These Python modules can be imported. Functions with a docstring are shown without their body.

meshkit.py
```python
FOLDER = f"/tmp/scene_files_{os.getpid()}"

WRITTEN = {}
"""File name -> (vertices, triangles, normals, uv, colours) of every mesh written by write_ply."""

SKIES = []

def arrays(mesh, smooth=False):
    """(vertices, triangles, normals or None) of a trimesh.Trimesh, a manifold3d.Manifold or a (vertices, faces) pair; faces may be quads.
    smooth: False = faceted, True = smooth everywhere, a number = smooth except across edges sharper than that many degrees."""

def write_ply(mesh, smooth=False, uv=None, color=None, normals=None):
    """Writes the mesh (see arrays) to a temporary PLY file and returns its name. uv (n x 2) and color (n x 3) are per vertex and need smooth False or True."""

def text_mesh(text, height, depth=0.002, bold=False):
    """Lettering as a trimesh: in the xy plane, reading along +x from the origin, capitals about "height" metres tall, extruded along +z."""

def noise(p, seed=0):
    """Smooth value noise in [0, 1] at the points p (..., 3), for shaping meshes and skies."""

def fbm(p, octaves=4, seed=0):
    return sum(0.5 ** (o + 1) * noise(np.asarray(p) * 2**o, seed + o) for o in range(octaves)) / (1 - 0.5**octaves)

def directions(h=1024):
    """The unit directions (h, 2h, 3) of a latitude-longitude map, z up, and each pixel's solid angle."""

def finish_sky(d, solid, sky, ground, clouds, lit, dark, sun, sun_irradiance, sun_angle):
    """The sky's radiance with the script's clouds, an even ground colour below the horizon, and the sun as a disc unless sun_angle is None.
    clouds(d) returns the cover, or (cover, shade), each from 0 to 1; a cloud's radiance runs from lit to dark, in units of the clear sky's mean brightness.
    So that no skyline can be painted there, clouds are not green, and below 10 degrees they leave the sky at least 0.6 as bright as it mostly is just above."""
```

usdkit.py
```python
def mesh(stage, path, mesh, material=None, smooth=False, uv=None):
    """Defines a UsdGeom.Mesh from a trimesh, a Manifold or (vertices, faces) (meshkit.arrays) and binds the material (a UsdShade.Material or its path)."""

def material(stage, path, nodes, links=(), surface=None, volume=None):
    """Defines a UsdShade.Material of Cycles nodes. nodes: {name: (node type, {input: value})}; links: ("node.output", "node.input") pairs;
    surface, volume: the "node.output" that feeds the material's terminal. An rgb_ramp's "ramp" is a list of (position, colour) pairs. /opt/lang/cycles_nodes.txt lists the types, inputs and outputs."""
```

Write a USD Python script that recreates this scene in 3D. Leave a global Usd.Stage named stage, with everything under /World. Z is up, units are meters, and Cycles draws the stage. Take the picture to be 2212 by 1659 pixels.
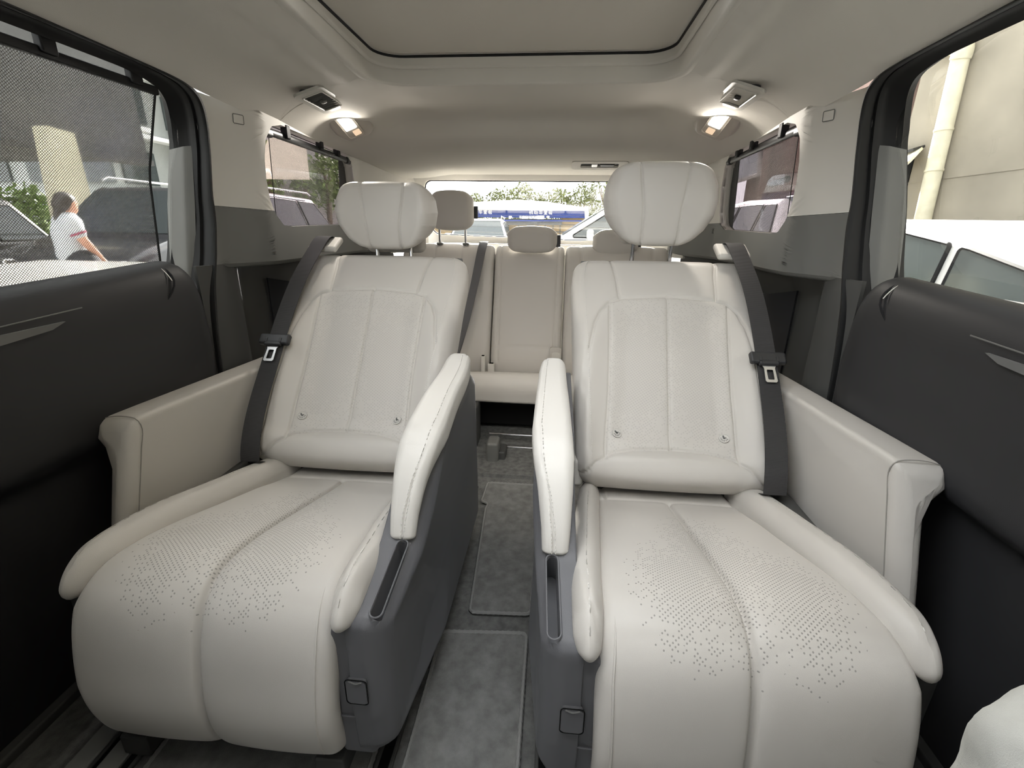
import math, numpy as np, trimesh, manifold3d, usdkit, meshkit
from shapely.geometry import Polygon, box as sbox, LineString
from shapely import affinity
from pxr import Usd, UsdGeom, UsdLux, UsdShade, Sdf, Gf, Vt
stage = Usd.Stage.CreateInMemory()
UsdGeom.SetStageUpAxis(stage, 'Z')
UsdGeom.Xform.Define(stage, '/World')
# ------------------------------------------------------------------ camera, sky, exposure
F, YAW, PIT, ROL = 1000.0, math.radians(-5.08), math.radians(18.69), math.radians(-.81)
EYE = np.array([.106, 0, 0])
EXPOSURE = 2.97
SKY = 1.0
def cam_axes():
    cy, sy, cp, sp = math.cos(YAW), math.sin(YAW), math.cos(PIT), math.sin(PIT)
    f = np.array([sy*cp, cy*cp, -sp]); rt = np.array([cy, -sy, 0]); d = np.cross(f, rt)
    cr, sr = math.cos(ROL), math.sin(ROL)
    return cr*rt+sr*d, -sr*rt+cr*d, f
RT, DN, FW = cam_axes()
cam = UsdGeom.Camera.Define(stage, '/World/camera')
M4 = Gf.Matrix4d(*RT, 0, *(-DN), 0, *(-FW), 0, *EYE, 1)
cam.AddTransformOp().Set(M4)
cam.CreateHorizontalApertureAttr(22.12); cam.CreateFocalLengthAttr(22.12*F/2212); cam.CreateVerticalApertureAttr(16.59)
cam.CreateExposureAttr(EXPOSURE); cam.CreateClippingRangeAttr(Gf.Vec2f(.02, 500))
def at(u, v, x=None, y=None, z=None):
    """the point of a real plane (x, y or z given in metres) that a point of the survey photo shows"""
    d = RT*(u-1106)/F + DN*(v-829.5)/F + FW
    k, val = (0, x) if x is not None else (1, y) if y is not None else (2, z)
    return EYE + d*(val-EYE[k])/d[k]
sky = UsdLux.DomeLight.Define(stage, '/World/sky')
sky.CreateIntensityAttr(1.0)
usdkit.material(stage, '/World/Looks/sky', {
  'tc': ('texture_coordinate', {}), 'sep': ('separate_xyz', {}),
  'n': ('noise_texture', {'scale': 2.2, 'detail': 4.0}),
  'r': ('rgb_ramp', {'ramp': [(.35, (.86, .92, 1.0)), (.65, (1, 1, 1))]}),
  'up': ('rgb_ramp', {'ramp': [(0, (.72,.72,.70)), (.5, (.95, .95, .93)), (1, (1, 1, 1))]}),
  'mr': ('map_range', {'from_min': -1.0, 'from_max': 1.0}),
  'm': ('mix', {'mix_type': 'multiply', 'fac': 1.0}),
  'b': ('background_shader', {'strength': SKY})},
  [('tc.generated', 'n.vector'), ('tc.generated', 'sep.vector'), ('sep.z', 'mr.value'), ('mr.result', 'up.fac'), ('n.fac', 'r.fac'),
   ('r.color', 'm.color1'), ('up.color', 'm.color2'), ('m.color', 'b.color')], surface='b.background')
UsdShade.MaterialBindingAPI.Apply(sky.GetPrim()).Bind(UsdShade.Material.Get(stage, '/World/Looks/sky'))
sun = UsdLux.DistantLight.Define(stage, '/World/sun')
sun.CreateNormalizeAttr(True); sun.CreateIntensityAttr(2.6); sun.CreateAngleAttr(3.0); sun.CreateColorAttr(Gf.Vec3f(1, .97, .93))
SUN = np.array([.0, 2.2, 1.0]); SUN /= np.linalg.norm(SUN)
_a = np.cross([0, 1, 0], SUN); _a /= np.linalg.norm(_a); _b = np.cross(SUN, _a)
sun.AddTransformOp().Set(Gf.Matrix4d(*_a, 0, *_b, 0, *SUN, 0, 0, 0, 20, 1))
# ------------------------------------------------------------------ materials
LK = {}
def mat(name, col, rough=.5, bump=0, bscale=300, var=0, vscale=6, metal=0, spec=.5, extra=None, coat=0):
    nodes = {'p': ('principled_bsdf', {'base_color': tuple(col), 'roughness': rough, 'metallic': metal, 'specular_ior_level': spec, 'coat_weight': coat, **(extra or {})})}
    links = []
    if var or bump: nodes['g'] = ('texture_coordinate', {})
    if var:
        nodes['n'] = ('noise_texture', {'scale': float(vscale), 'detail': 4.0})
        a = tuple(max(0, c*(1-var)) for c in col); b = tuple(min(1, c*(1+var)) for c in col)
        nodes['r'] = ('rgb_ramp', {'ramp': [(.3, a), (.7, b)]})
        links += [('g.object', 'n.vector'), ('n.fac', 'r.fac'), ('r.color', 'p.base_color')]
    if bump:
        nodes['bn'] = ('noise_texture', {'scale': float(bscale), 'detail': 3.0})
        nodes['bp'] = ('bump', {'strength': float(bump), 'distance': .001})
        links += [('g.object', 'bn.vector'), ('bn.fac', 'bp.height'), ('bp.normal', 'p.normal')]
    LK[name] = usdkit.material(stage, '/World/Looks/'+name, nodes, links, surface='p.BSDF')
    return LK[name]
LEATHER = (.50, .475, .435)
mat('leather', LEATHER, .48, bump=.12, bscale=900, spec=.35)
mat('leather_pale', (.56, .54, .50), .48, bump=.12, bscale=900, spec=.35)
mat('seam', (.27, .255, .23), .7)
mat('stitch', (.62, .60, .56), .7)
mat('headliner', (.54, .52, .475), .95, bump=.25, bscale=1200, spec=.1)
mat('shade_cloth', (.56, .53, .475), .95, bump=.3, bscale=1500, spec=.1)
mat('trim_pale', (.56, .54, .495), .6, bump=.06, bscale=700)
mat('trim_grey', (.125, .125, .115), .62, bump=.08, bscale=700)
mat('trim_dark', (.05, .05, .047), .65, bump=.08, bscale=700)
mat('door_black', (.016, .016, .017), .55, bump=.1, bscale=800, spec=.4)
mat('door_low', (.010, .010, .011), .8, bump=.1, bscale=500, spec=.2)
mat('rubber', (.008, .008, .008), .6, spec=.3)
mat('console', (.10, .10, .105), .5, bump=.18, bscale=1400, spec=.45)
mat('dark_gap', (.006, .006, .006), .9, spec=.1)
mat('carpet', (.12, .12, .115), 1, bump=.8, bscale=600, var=.25, vscale=60, spec=.05)
mat('mat_pile', (.16, .16, .152), 1, bump=.9, bscale=700, var=.22, vscale=40, spec=.05)
mat('binding', (.21, .21, .20), .9, bump=.5, bscale=500, spec=.1)
mat('chrome', (.75, .75, .76), .18, metal=1)
mat('steel', (.6, .6, .6), .3, metal=1)
mat('plastic_black', (.012, .012, .013), .38)
mat('seat_back_plastic', (.12, .12, .115), .6)
mat('paint_white', (.80, .80, .78), .3, coat=.6)
mat('paint_silver', (.62, .63, .64), .3, coat=.6)
mat('paint_black', (.012, .012, .014), .25, coat=1)
mat('paint_grey', (.42, .41, .39), .35, coat=.5)
mat('tyre', (.012, .012, .012), .8)
mat('car_glass', (.02, .024, .025), .06, spec=.8)
mat('car_glass_pale', (.055, .066, .066), .08, spec=.8)
mat('light_lens', (.6, .1, .08), .2)
mat('concrete_wall', (.33, .30, .245), .95, bump=.6, bscale=40, var=.18, vscale=1.2, spec=.1)
mat('brown_wall', (.11, .075, .062), .95, var=.15, vscale=2, spec=.1)
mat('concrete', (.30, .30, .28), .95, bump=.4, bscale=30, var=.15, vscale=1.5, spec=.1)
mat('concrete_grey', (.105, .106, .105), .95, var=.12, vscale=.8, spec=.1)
mat('column_cream', (.70, .66, .50), .9, var=.1, vscale=2)
mat('pipe_cream', (.66, .62, .47), .6, var=.12, vscale=9)
mat('asphalt', (.32, .315, .30), .95, bump=.6, bscale=80, var=.2, vscale=3, spec=.1)
mat('sign_blue', (.015, .045, .24), .5)
mat('sign_white', (.85, .85, .85), .6)
mat('sign_dark', (.075, .08, .085), .6)
mat('tile_tan', (.34, .25, .14), .8, var=.12, vscale=5)
mat('roof_white', (.82, .82, .80), .7)
mat('leaf', (.13, .20, .045), .7, var=.45, vscale=2.5)
mat('leaf_far', (.10, .11, .035), .8, var=.5, vscale=1.5)
mat('bark', (.12, .09, .06), .9)
mat('skin', (.52, .26, .17), .55)
mat('shirt', (.50, .52, .56), .9)
mat('maroon', (.20, .02, .05), .9)
mat('trousers', (.016, .017, .022), .9)
mat('hair', (.022, .016, .013), .5)
mat('cloth_pale', (.50, .50, .46), .95, bump=.5, bscale=900, var=.08, vscale=30)
mat('tower_wall', (.40, .42, .41), .9, var=.1, vscale=1)
mat('tag_grey', (.50, .48, .44), .5)
mat('ink', (.025, .028, .026), .6)
mat('vent_slat', (.42, .41, .37), .5)
mat('lamp_plastic', (.40, .37, .33), .4)
def glass(name, tint):
    LK[name] = usdkit.material(stage, '/World/Looks/'+name, {'t': ('transparent_bsdf', {'color': tint}), 'g': ('glossy_bsdf', {'color': (.9, .9, .9), 'roughness': .02}),
      'lw': ('layer_weight', {'blend': .5}), 'pw': ('math', {'math_type': 'power', 'value2': 5.0}), 'f': ('math', {'math_type': 'multiply_add', 'value2': .9, 'value3': .04}), 'm': ('mix_closure', {})}, [('lw.facing', 'pw.value1'), ('pw.value', 'f.value1'), ('f.value', 'm.fac'), ('t.BSDF', 'm.closure1'), ('g.BSDF', 'm.closure2')], surface='m.closure')
glass('glass_clear', (.92, .92, .91)); glass('glass_front', (.50, .50, .50)); glass('glass_roof', (.97, .97, .97)); glass('glass_door', (.64, .64, .625)); glass('glass_privacy', (.46, .425, .435)); glass('glass_rear', (.70, .70, .69))
def emit(name, col, s):
    LK[name] = usdkit.material(stage, '/World/Looks/'+name, {'e': ('emission', {'color': col, 'strength': float(s)})}, [], surface='e.emission')
emit('lamp_on', (1.0, .93, .80), .9); emit('lamp_glow', (1.0, .72, .48), .12)
def mesh_blind(name, col, pitch, hole):
    """open-weave blind: holes on a diagonal grid of the cloth itself (object y, z)"""
    k = math.pi/pitch
    LK[name] = usdkit.material(stage, '/World/Looks/'+name, {
      'g': ('texture_coordinate', {}), 's': ('separate_xyz', {}),
      'a': ('math', {'math_type': 'add'}), 'b': ('math', {'math_type': 'subtract'}),
      'a2': ('math', {'math_type': 'multiply', 'value2': k*.72}), 'b2': ('math', {'math_type': 'multiply', 'value2': k*.72}),
      'sa': ('math', {'math_type': 'sine'}), 'sb': ('math', {'math_type': 'sine'}),
      'qa': ('math', {'math_type': 'absolute'}), 'qb': ('math', {'math_type': 'absolute'}),
      'mn': ('math', {'math_type': 'minimum'}), 'lt': ('math', {'math_type': 'less_than', 'value2': hole}),
      'd': ('principled_bsdf', {'base_color': col, 'roughness': .9}), 't': ('transparent_bsdf', {}), 'm': ('mix_closure', {})},
      [('g.object', 's.vector'), ('s.y', 'a.value1'), ('s.z', 'a.value2'), ('s.y', 'b.value1'), ('s.z', 'b.value2'),
       ('a.value', 'a2.value1'), ('b.value', 'b2.value1'), ('a2.value', 'sa.value1'), ('b2.value', 'sb.value1'), ('sa.value', 'qa.value1'), ('sb.value', 'qb.value1'),
       ('qa.value', 'mn.value1'), ('qb.value', 'mn.value2'), ('mn.value', 'lt.value1'), ('lt.value', 'm.fac'), ('t.BSDF', 'm.closure1'), ('d.BSDF', 'm.closure2')], surface='m.closure')
mesh_blind('blind_mesh', (.20, .20, .185), .0036, .37)
mesh_blind('blind_fine', (.12, .12, .12), .0030, .26)
def perforated(name, col, pitch, r, centers, dark=.45, slope=1.0):
    """leather with small punched holes; the holes thin out away from the given (u, v, ru, rv) regions of the cover (metres)"""
    nd = {'uv': ('uvmap', {'attribute': 'st'}), 'rot': ('vector_rotate', {'rotate_type': 'z_axis', 'angle': .62}),
      'sc': ('vector_math', {'math_type': 'scale', 'scale': 1/pitch}), 'fl': ('vector_math', {'math_type': 'floor'}),
      'fr': ('vector_math', {'math_type': 'fraction'}), 'sub': ('vector_math', {'math_type': 'subtract', 'vector2': (.5, .5, 0)}), 'len': ('vector_math', {'math_type': 'length'}),
      'dot': ('math', {'math_type': 'less_than', 'value2': r}), 'wn': ('white_noise_texture', {'dimensions': '2D'}),
      'keep': ('math', {'math_type': 'less_than'}), 'both': ('math', {'math_type': 'multiply'}),
      'col': ('mix', {'color1': col, 'color2': tuple(c*dark for c in col)}),
      'tc': ('texture_coordinate', {}), 'bn': ('noise_texture', {'scale': 900.0}), 'bp': ('bump', {'strength': .12, 'distance': .001}),
      'p': ('principled_bsdf', {'roughness': .48, 'specular_ior_level': .35})}
    lk = [('uv.UV', 'rot.vector'), ('rot.vector', 'sc.vector1'), ('sc.vector', 'fl.vector1'), ('sc.vector', 'fr.vector1'), ('fr.vector', 'sub.vector1'), ('sub.vector', 'len.vector1'),
      ('len.value', 'dot.value1'), ('fl.vector', 'wn.vector'), ('wn.value', 'keep.value1'), ('dot.value', 'both.value1'), ('keep.value', 'both.value2'), ('both.value', 'col.fac'),
      ('col.color', 'p.base_color'), ('tc.object', 'bn.vector'), ('bn.fac', 'bp.height'), ('bp.normal', 'p.normal')]
    prev = None
    for i, (cu, cv, ru, rv) in enumerate(centers):
        nd[f'o{i}'] = ('vector_math', {'math_type': 'subtract', 'vector2': (cu, cv, 0)}); nd[f'k{i}'] = ('vector_math', {'math_type': 'multiply', 'vector2': (1/ru, 1/rv, 0)})
        nd[f'l{i}'] = ('vector_math', {'math_type': 'length'}); nd[f'd{i}'] = ('map_range', {'from_min': .35, 'from_max': 1.0, 'to_min': 1.0, 'to_max': 0.0, 'clamp': True})
        lk += [('uv.UV', f'o{i}.vector1'), (f'o{i}.vector', f'k{i}.vector1'), (f'k{i}.vector', f'l{i}.vector1'), (f'l{i}.value', f'd{i}.value')]
        if prev is None: prev = f'd{i}.result'
        else:
            nd[f'x{i}'] = ('math', {'math_type': 'maximum'}); lk += [(prev, f'x{i}.value1'), (f'd{i}.result', f'x{i}.value2')]; prev = f'x{i}.value'
    lk.append((prev, 'keep.value2'))
    LK[name] = usdkit.material(stage, '/World/Looks/'+name, nd, lk, surface='p.BSDF')
perforated('leather_perf', LEATHER, .0050, .24, [(-.075, .455, .085, .14), (.075, .455, .085, .14), (0, .38, .09, .22)], dark=.55)
perforated('leather_perf_back', LEATHER, .0060, .30, [(-.075, .40, .12, .30), (.075, .40, .12, .30)], dark=.88)
def webbing(name, col):
    LK[name] = usdkit.material(stage, '/World/Looks/'+name, {'uv': ('texture_coordinate', {}), 'w': ('wave_texture', {'wave_type': 'bands', 'bands_direction': 'z', 'scale': 240.0}),
      'b': ('bump', {'strength': .3, 'distance': .0006}), 'p': ('principled_bsdf', {'base_color': col, 'roughness': .6, 'specular_ior_level': .5})},
      [('uv.object', 'w.vector'), ('w.fac', 'b.height'), ('b.normal', 'p.normal')], surface='p.BSDF')
webbing('webbing', (.020, .019, .019)); webbing('webbing_grey', (.10, .098, .10))
# ------------------------------------------------------------------ objects
LOC, USED = {}, {}
def uniq(parent, name):
    key = (parent, name); n = USED.get(key, -1)+1; USED[key] = n
    return name if n == 0 else f'{name}_{n:03d}'
def keys(prim, label=None, cat=None, group=None, kind=None):
    for k, v in (('label', label), ('category', cat), ('group', group), ('kind', kind)):
        if v: prim.SetCustomDataByKey(k, v)
def thing(name, label=None, cat=None, loc=(0, 0, 0), group=None, kind=None):
    p = '/World/'+uniq('/World', name); x = UsdGeom.Xform.Define(stage, p); x.AddTranslateOp().Set(Gf.Vec3d(*map(float, loc)))
    LOC[p] = np.array(loc, float); keys(x.GetPrim(), label, cat, group, kind)
    return p
def put(name, mesh, m, parent=None, smooth=35, normals=None, uv=None, label=None, cat=None, group=None, kind=None):
    par = parent or '/World'; p = par+'/'+uniq(par, name); off = LOC.get(par, np.zeros(3))
    if normals is not None:
        v, f, n = np.asarray(mesh[0], float), np.asarray(mesh[1], int), normals
        if f.shape[1] == 4: f = np.vstack([f[:, [0, 1, 2]], f[:, [0, 2, 3]]])
    else: v, f, n = meshkit.arrays(mesh, smooth if uv is None else True)
    g = UsdGeom.Mesh.Define(stage, p); v = v-off
    g.CreatePointsAttr(Vt.Vec3fArray.FromNumpy(v.astype(np.float32))); g.CreateFaceVertexCountsAttr(Vt.IntArray.FromNumpy(np.full(len(f), 3, np.int32)))
    g.CreateFaceVertexIndicesAttr(Vt.IntArray.FromNumpy(f.astype(np.int32).ravel())); g.CreateSubdivisionSchemeAttr('none')
    if n is not None: g.CreateNormalsAttr(Vt.Vec3fArray.FromNumpy(n.astype(np.float32))); g.SetNormalsInterpolation('vertex')
    if uv is not None: UsdGeom.PrimvarsAPI(g).CreatePrimvar('st', Sdf.ValueTypeNames.TexCoord2fArray, 'vertex').Set(Vt.Vec2fArray.FromNumpy(np.asarray(uv, np.float32)))
    UsdShade.MaterialBindingAPI.Apply(g.GetPrim()).Bind(LK[m])
    LOC[p] = off; keys(g.GetPrim(), label, cat, group, kind)
    return p
# ------------------------------------------------------------------ shape helpers
def cat(*ms): return trimesh.util.concatenate([m for m in ms])
def tm(v, f):
    f = np.asarray(f, int)
    if f.shape[1] == 4: f = np.vstack([f[:, [0, 1, 2]], f[:, [0, 2, 3]]])
    return trimesh.Trimesh(np.asarray(v, float), f, process=False)
def mirror(m):
    m = m.copy(); m.vertices = m.vertices*[-1, 1, 1]; m.faces = m.faces[:, ::-1]; return m
def sided(m, s): return m if s > 0 else mirror(m)
def rbox(c, half, r=.005, sub=2, R=None):
    m = trimesh.creation.icosphere(sub); d = m.vertices.copy(); half = np.array(half, float); r = min(r, *half)
    v = np.where(np.abs(d) < 1e-6, 0, np.sign(d))*(half-r)+d*r
    if R is not None: v = v@np.asarray(R).T
    return trimesh.Trimesh(v+np.array(c), m.faces, process=False)
def frame(n, up=(0, 0, 1)):
    """columns: right, up-ish, normal"""
    n = np.array(n, float); n /= np.linalg.norm(n); a = np.cross(up, n); a /= np.linalg.norm(a); return np.stack([a, np.cross(n, a), n], 1)
def grid_faces(n, m, wrap=False):
    i, j = np.meshgrid(np.arange(n-1), np.arange(m if wrap else m-1), indexing='ij'); j2 = (j+1) % m
    return np.stack([i*m+j, i*m+j2, (i+1)*m+j2, (i+1)*m+j], -1).reshape(-1, 4)
def resample(P, n):
    P = np.asarray(P, float); d = np.r_[0, np.cumsum(np.linalg.norm(np.diff(P, axis=0), axis=1))]
    return np.stack([np.interp(np.linspace(0, d[-1], n), d, P[:, k]) for k in range(P.shape[1])], 1)
def spline(P, n):
    from scipy.interpolate import PchipInterpolator, CubicSpline
    P = np.asarray(P, float); d = np.r_[0, np.cumsum(np.linalg.norm(np.diff(P, axis=0), axis=1))]
    return resample(CubicSpline(d, P)(np.linspace(0, d[-1], 8*n)) if len(P) > 2 else P, n)
def tube(P, r, n=8, sm=0):
    P = np.asarray(P, float)
    if sm: P = spline(P, sm)
    T = np.gradient(P, axis=0); T /= np.linalg.norm(T, axis=1)[:, None]+1e-12
    a = np.cross(T[0], [0, 0, 1]); a = np.cross(T[0], [1, 0, 0]) if np.linalg.norm(a) < .1 else a
    rs = np.broadcast_to(r, len(P)); V = []
    for p, t, q in zip(P, T, rs):
        a = a-t*(a@t); a /= np.linalg.norm(a); b = np.cross(t, a); w = np.linspace(0, 2*np.pi, n, endpoint=False)
        V.append(p+q*(np.cos(w)[:, None]*a+np.sin(w)[:, None]*b))
    return loops(V)
def loops(V):
    """closed loft through equal loops, with end caps"""
    n, m = len(V), len(V[0]); v = np.vstack(V+[np.mean(V[0], 0)[None], np.mean(V[-1], 0)[None]]); f = grid_faces(n, m, True)
    f = np.vstack([f[:, [0, 1, 2]], f[:, [0, 2, 3]]]); j = np.arange(m); k = (j+1) % m
    f = np.vstack([f, np.stack([np.full(m, n*m), k, j], 1), np.stack([np.full(m, n*m+1), (n-1)*m+j, (n-1)*m+k], 1)])
    out = trimesh.Trimesh(v, f, process=False)
    if out.volume < 0: out.faces = out.faces[:, ::-1]
    return out
def sheet(curves, n=40, thick=.004, m=None, side=1, lin=True):
    """a thick sheet lofted across the given curves"""
    G = np.stack([resample(c, n) for c in curves])
    if m: 
        G = np.stack([(resample if lin else spline)(G[:, i], m) for i in range(n)], 1)
    a, b = G.shape[:2]; t = tm(G.reshape(-1, 3), grid_faces(a, b)); N = np.array(t.vertex_normals).reshape(a, b, 3)*side
    B = G-N*thick; v = np.vstack([G.reshape(-1, 3), B.reshape(-1, 3)]); f = grid_faces(a, b); k = a*b
    i = np.arange(a-1)*b; j = np.arange(b-1)
    rim = [np.stack([i, i+b, i+b+k, i+k], 1), np.stack([i+b-1, i+b-1+k, i+2*b-1+k, i+2*b-1], 1), np.stack([j, j+k, j+1+k, j+1], 1), np.stack([(a-1)*b+j, (a-1)*b+j+1, (a-1)*b+j+1+k, (a-1)*b+j+k], 1)]
    return tm(v, np.vstack([f, f[:, ::-1]+k]+rim))
def plate(poly, fn, thick, size=None):
    """polygon (shapely or points) extruded by thick and mapped by fn(array a,b,h) -> xyz"""
    poly = poly if hasattr(poly, 'geom_type') else Polygon(poly)
    ps = [g for g in getattr(poly, 'geoms', [poly]) if g.area > 1e-9]
    m = cat(*[trimesh.creation.extrude_polygon(g, thick, engine='earcut') for g in ps])
    if size: 
        v, f = trimesh.remesh.subdivide_to_size(m.vertices, m.faces, size, max_iter=14); m = trimesh.Trimesh(v, f, process=True)
    m = trimesh.Trimesh(fn(m.vertices[:, 0], m.vertices[:, 1], m.vertices[:, 2]), m.faces, process=False)
    if m.volume < 0: m.faces = m.faces[:, ::-1]
    return m
def rounded(poly, r): 
    p = poly if hasattr(poly, 'geom_type') else Polygon(poly)
    return p.buffer(-r).buffer(2*r).buffer(-r)
def on_x(x0, s=1): return lambda a, b, h: np.stack([np.full_like(a, x0)+s*h, a, b], 1)
def on_y(y0, s=1): return lambda a, b, h: np.stack([a, np.full_like(a, y0)+s*h, b], 1)
def on_z(z0, s=1): return lambda a, b, h: np.stack([a, b, np.full_like(a, z0)+s*h], 1)
def curve_extrude(poly, ax_pts, inset0=0, inset1=0, n=120, steps=5):
    """extrude a closed 2-D polygon along the stations ax_pts [(position, polygon offset fn)...]; ends are rounded by inset"""
    def ring(d):
        q = poly.buffer(-d) if d > 1e-9 else poly
        if q.geom_type != 'Polygon': q = max(q.geoms, key=lambda g: g.area)
        P = np.array(q.exterior.coords)
        if Polygon(P).exterior.is_ccw is False: P = P[::-1]
        c = P.mean(0); i = np.argmax((P[:-1]-c)@np.array([.6, .8])); P = np.vstack([P[i:-1], P[:i+1]]); return resample(P, n+1)[:-1]
    a, b = ax_pts; st = []
    for k in range(steps+1):
        w = k/steps*math.pi/2
        if inset0: st.append((a+inset0*(1-math.sin(w)), inset0*(1-math.cos(math.pi/2-w))))
    st = [(a+inset0*(1-math.cos(w)), inset0*(1-math.sin(w))) for w in np.linspace(0, math.pi/2, steps+1)] if inset0 else [(a, 0)]
    en = [(b-inset1*(1-math.cos(w)), inset1*(1-math.sin(w))) for w in np.linspace(math.pi/2, 0, steps+1)] if inset1 else [(b, 0)]
    return [(s, ring(d)) for s, d in st+en]
def hull_chain(joints, bones, ref=.012, it=8):
    """one continuous body: hulls of joint spheres, refined and smoothed"""
    M = manifold3d.Manifold()
    for a, b in bones:
        M = M + manifold3d.Manifold.batch_hull([manifold3d.Manifold.sphere(joints[k][1], 20).translate(tuple(map(float, joints[k][0]))) for k in (a, b)])
    M = M.refine_to_length(ref).to_mesh(); t = trimesh.Trimesh(M.vert_properties[:, :3], M.tri_verts); 
    trimesh.smoothing.filter_taubin(t, iterations=it); return t
def polydist(X, L, line):
    d = np.full(X.shape, 9.0); P = np.asarray(line, float)
    for (x0, y0), (x1, y1) in zip(P[:-1], P[1:]):
        dx, dy = x1-x0, y1-y0; t = np.clip(((X-x0)*dx+(L-y0)*dy)/(dx*dx+dy*dy+1e-12), 0, 1)
        d = np.minimum(d, np.hypot(X-x0-t*dx, L-y0-t*dy))
    return d
def ss(a, b, x): t = np.clip((x-a)/(b-a), 0, 1); return t*t*(3-2*t)
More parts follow.
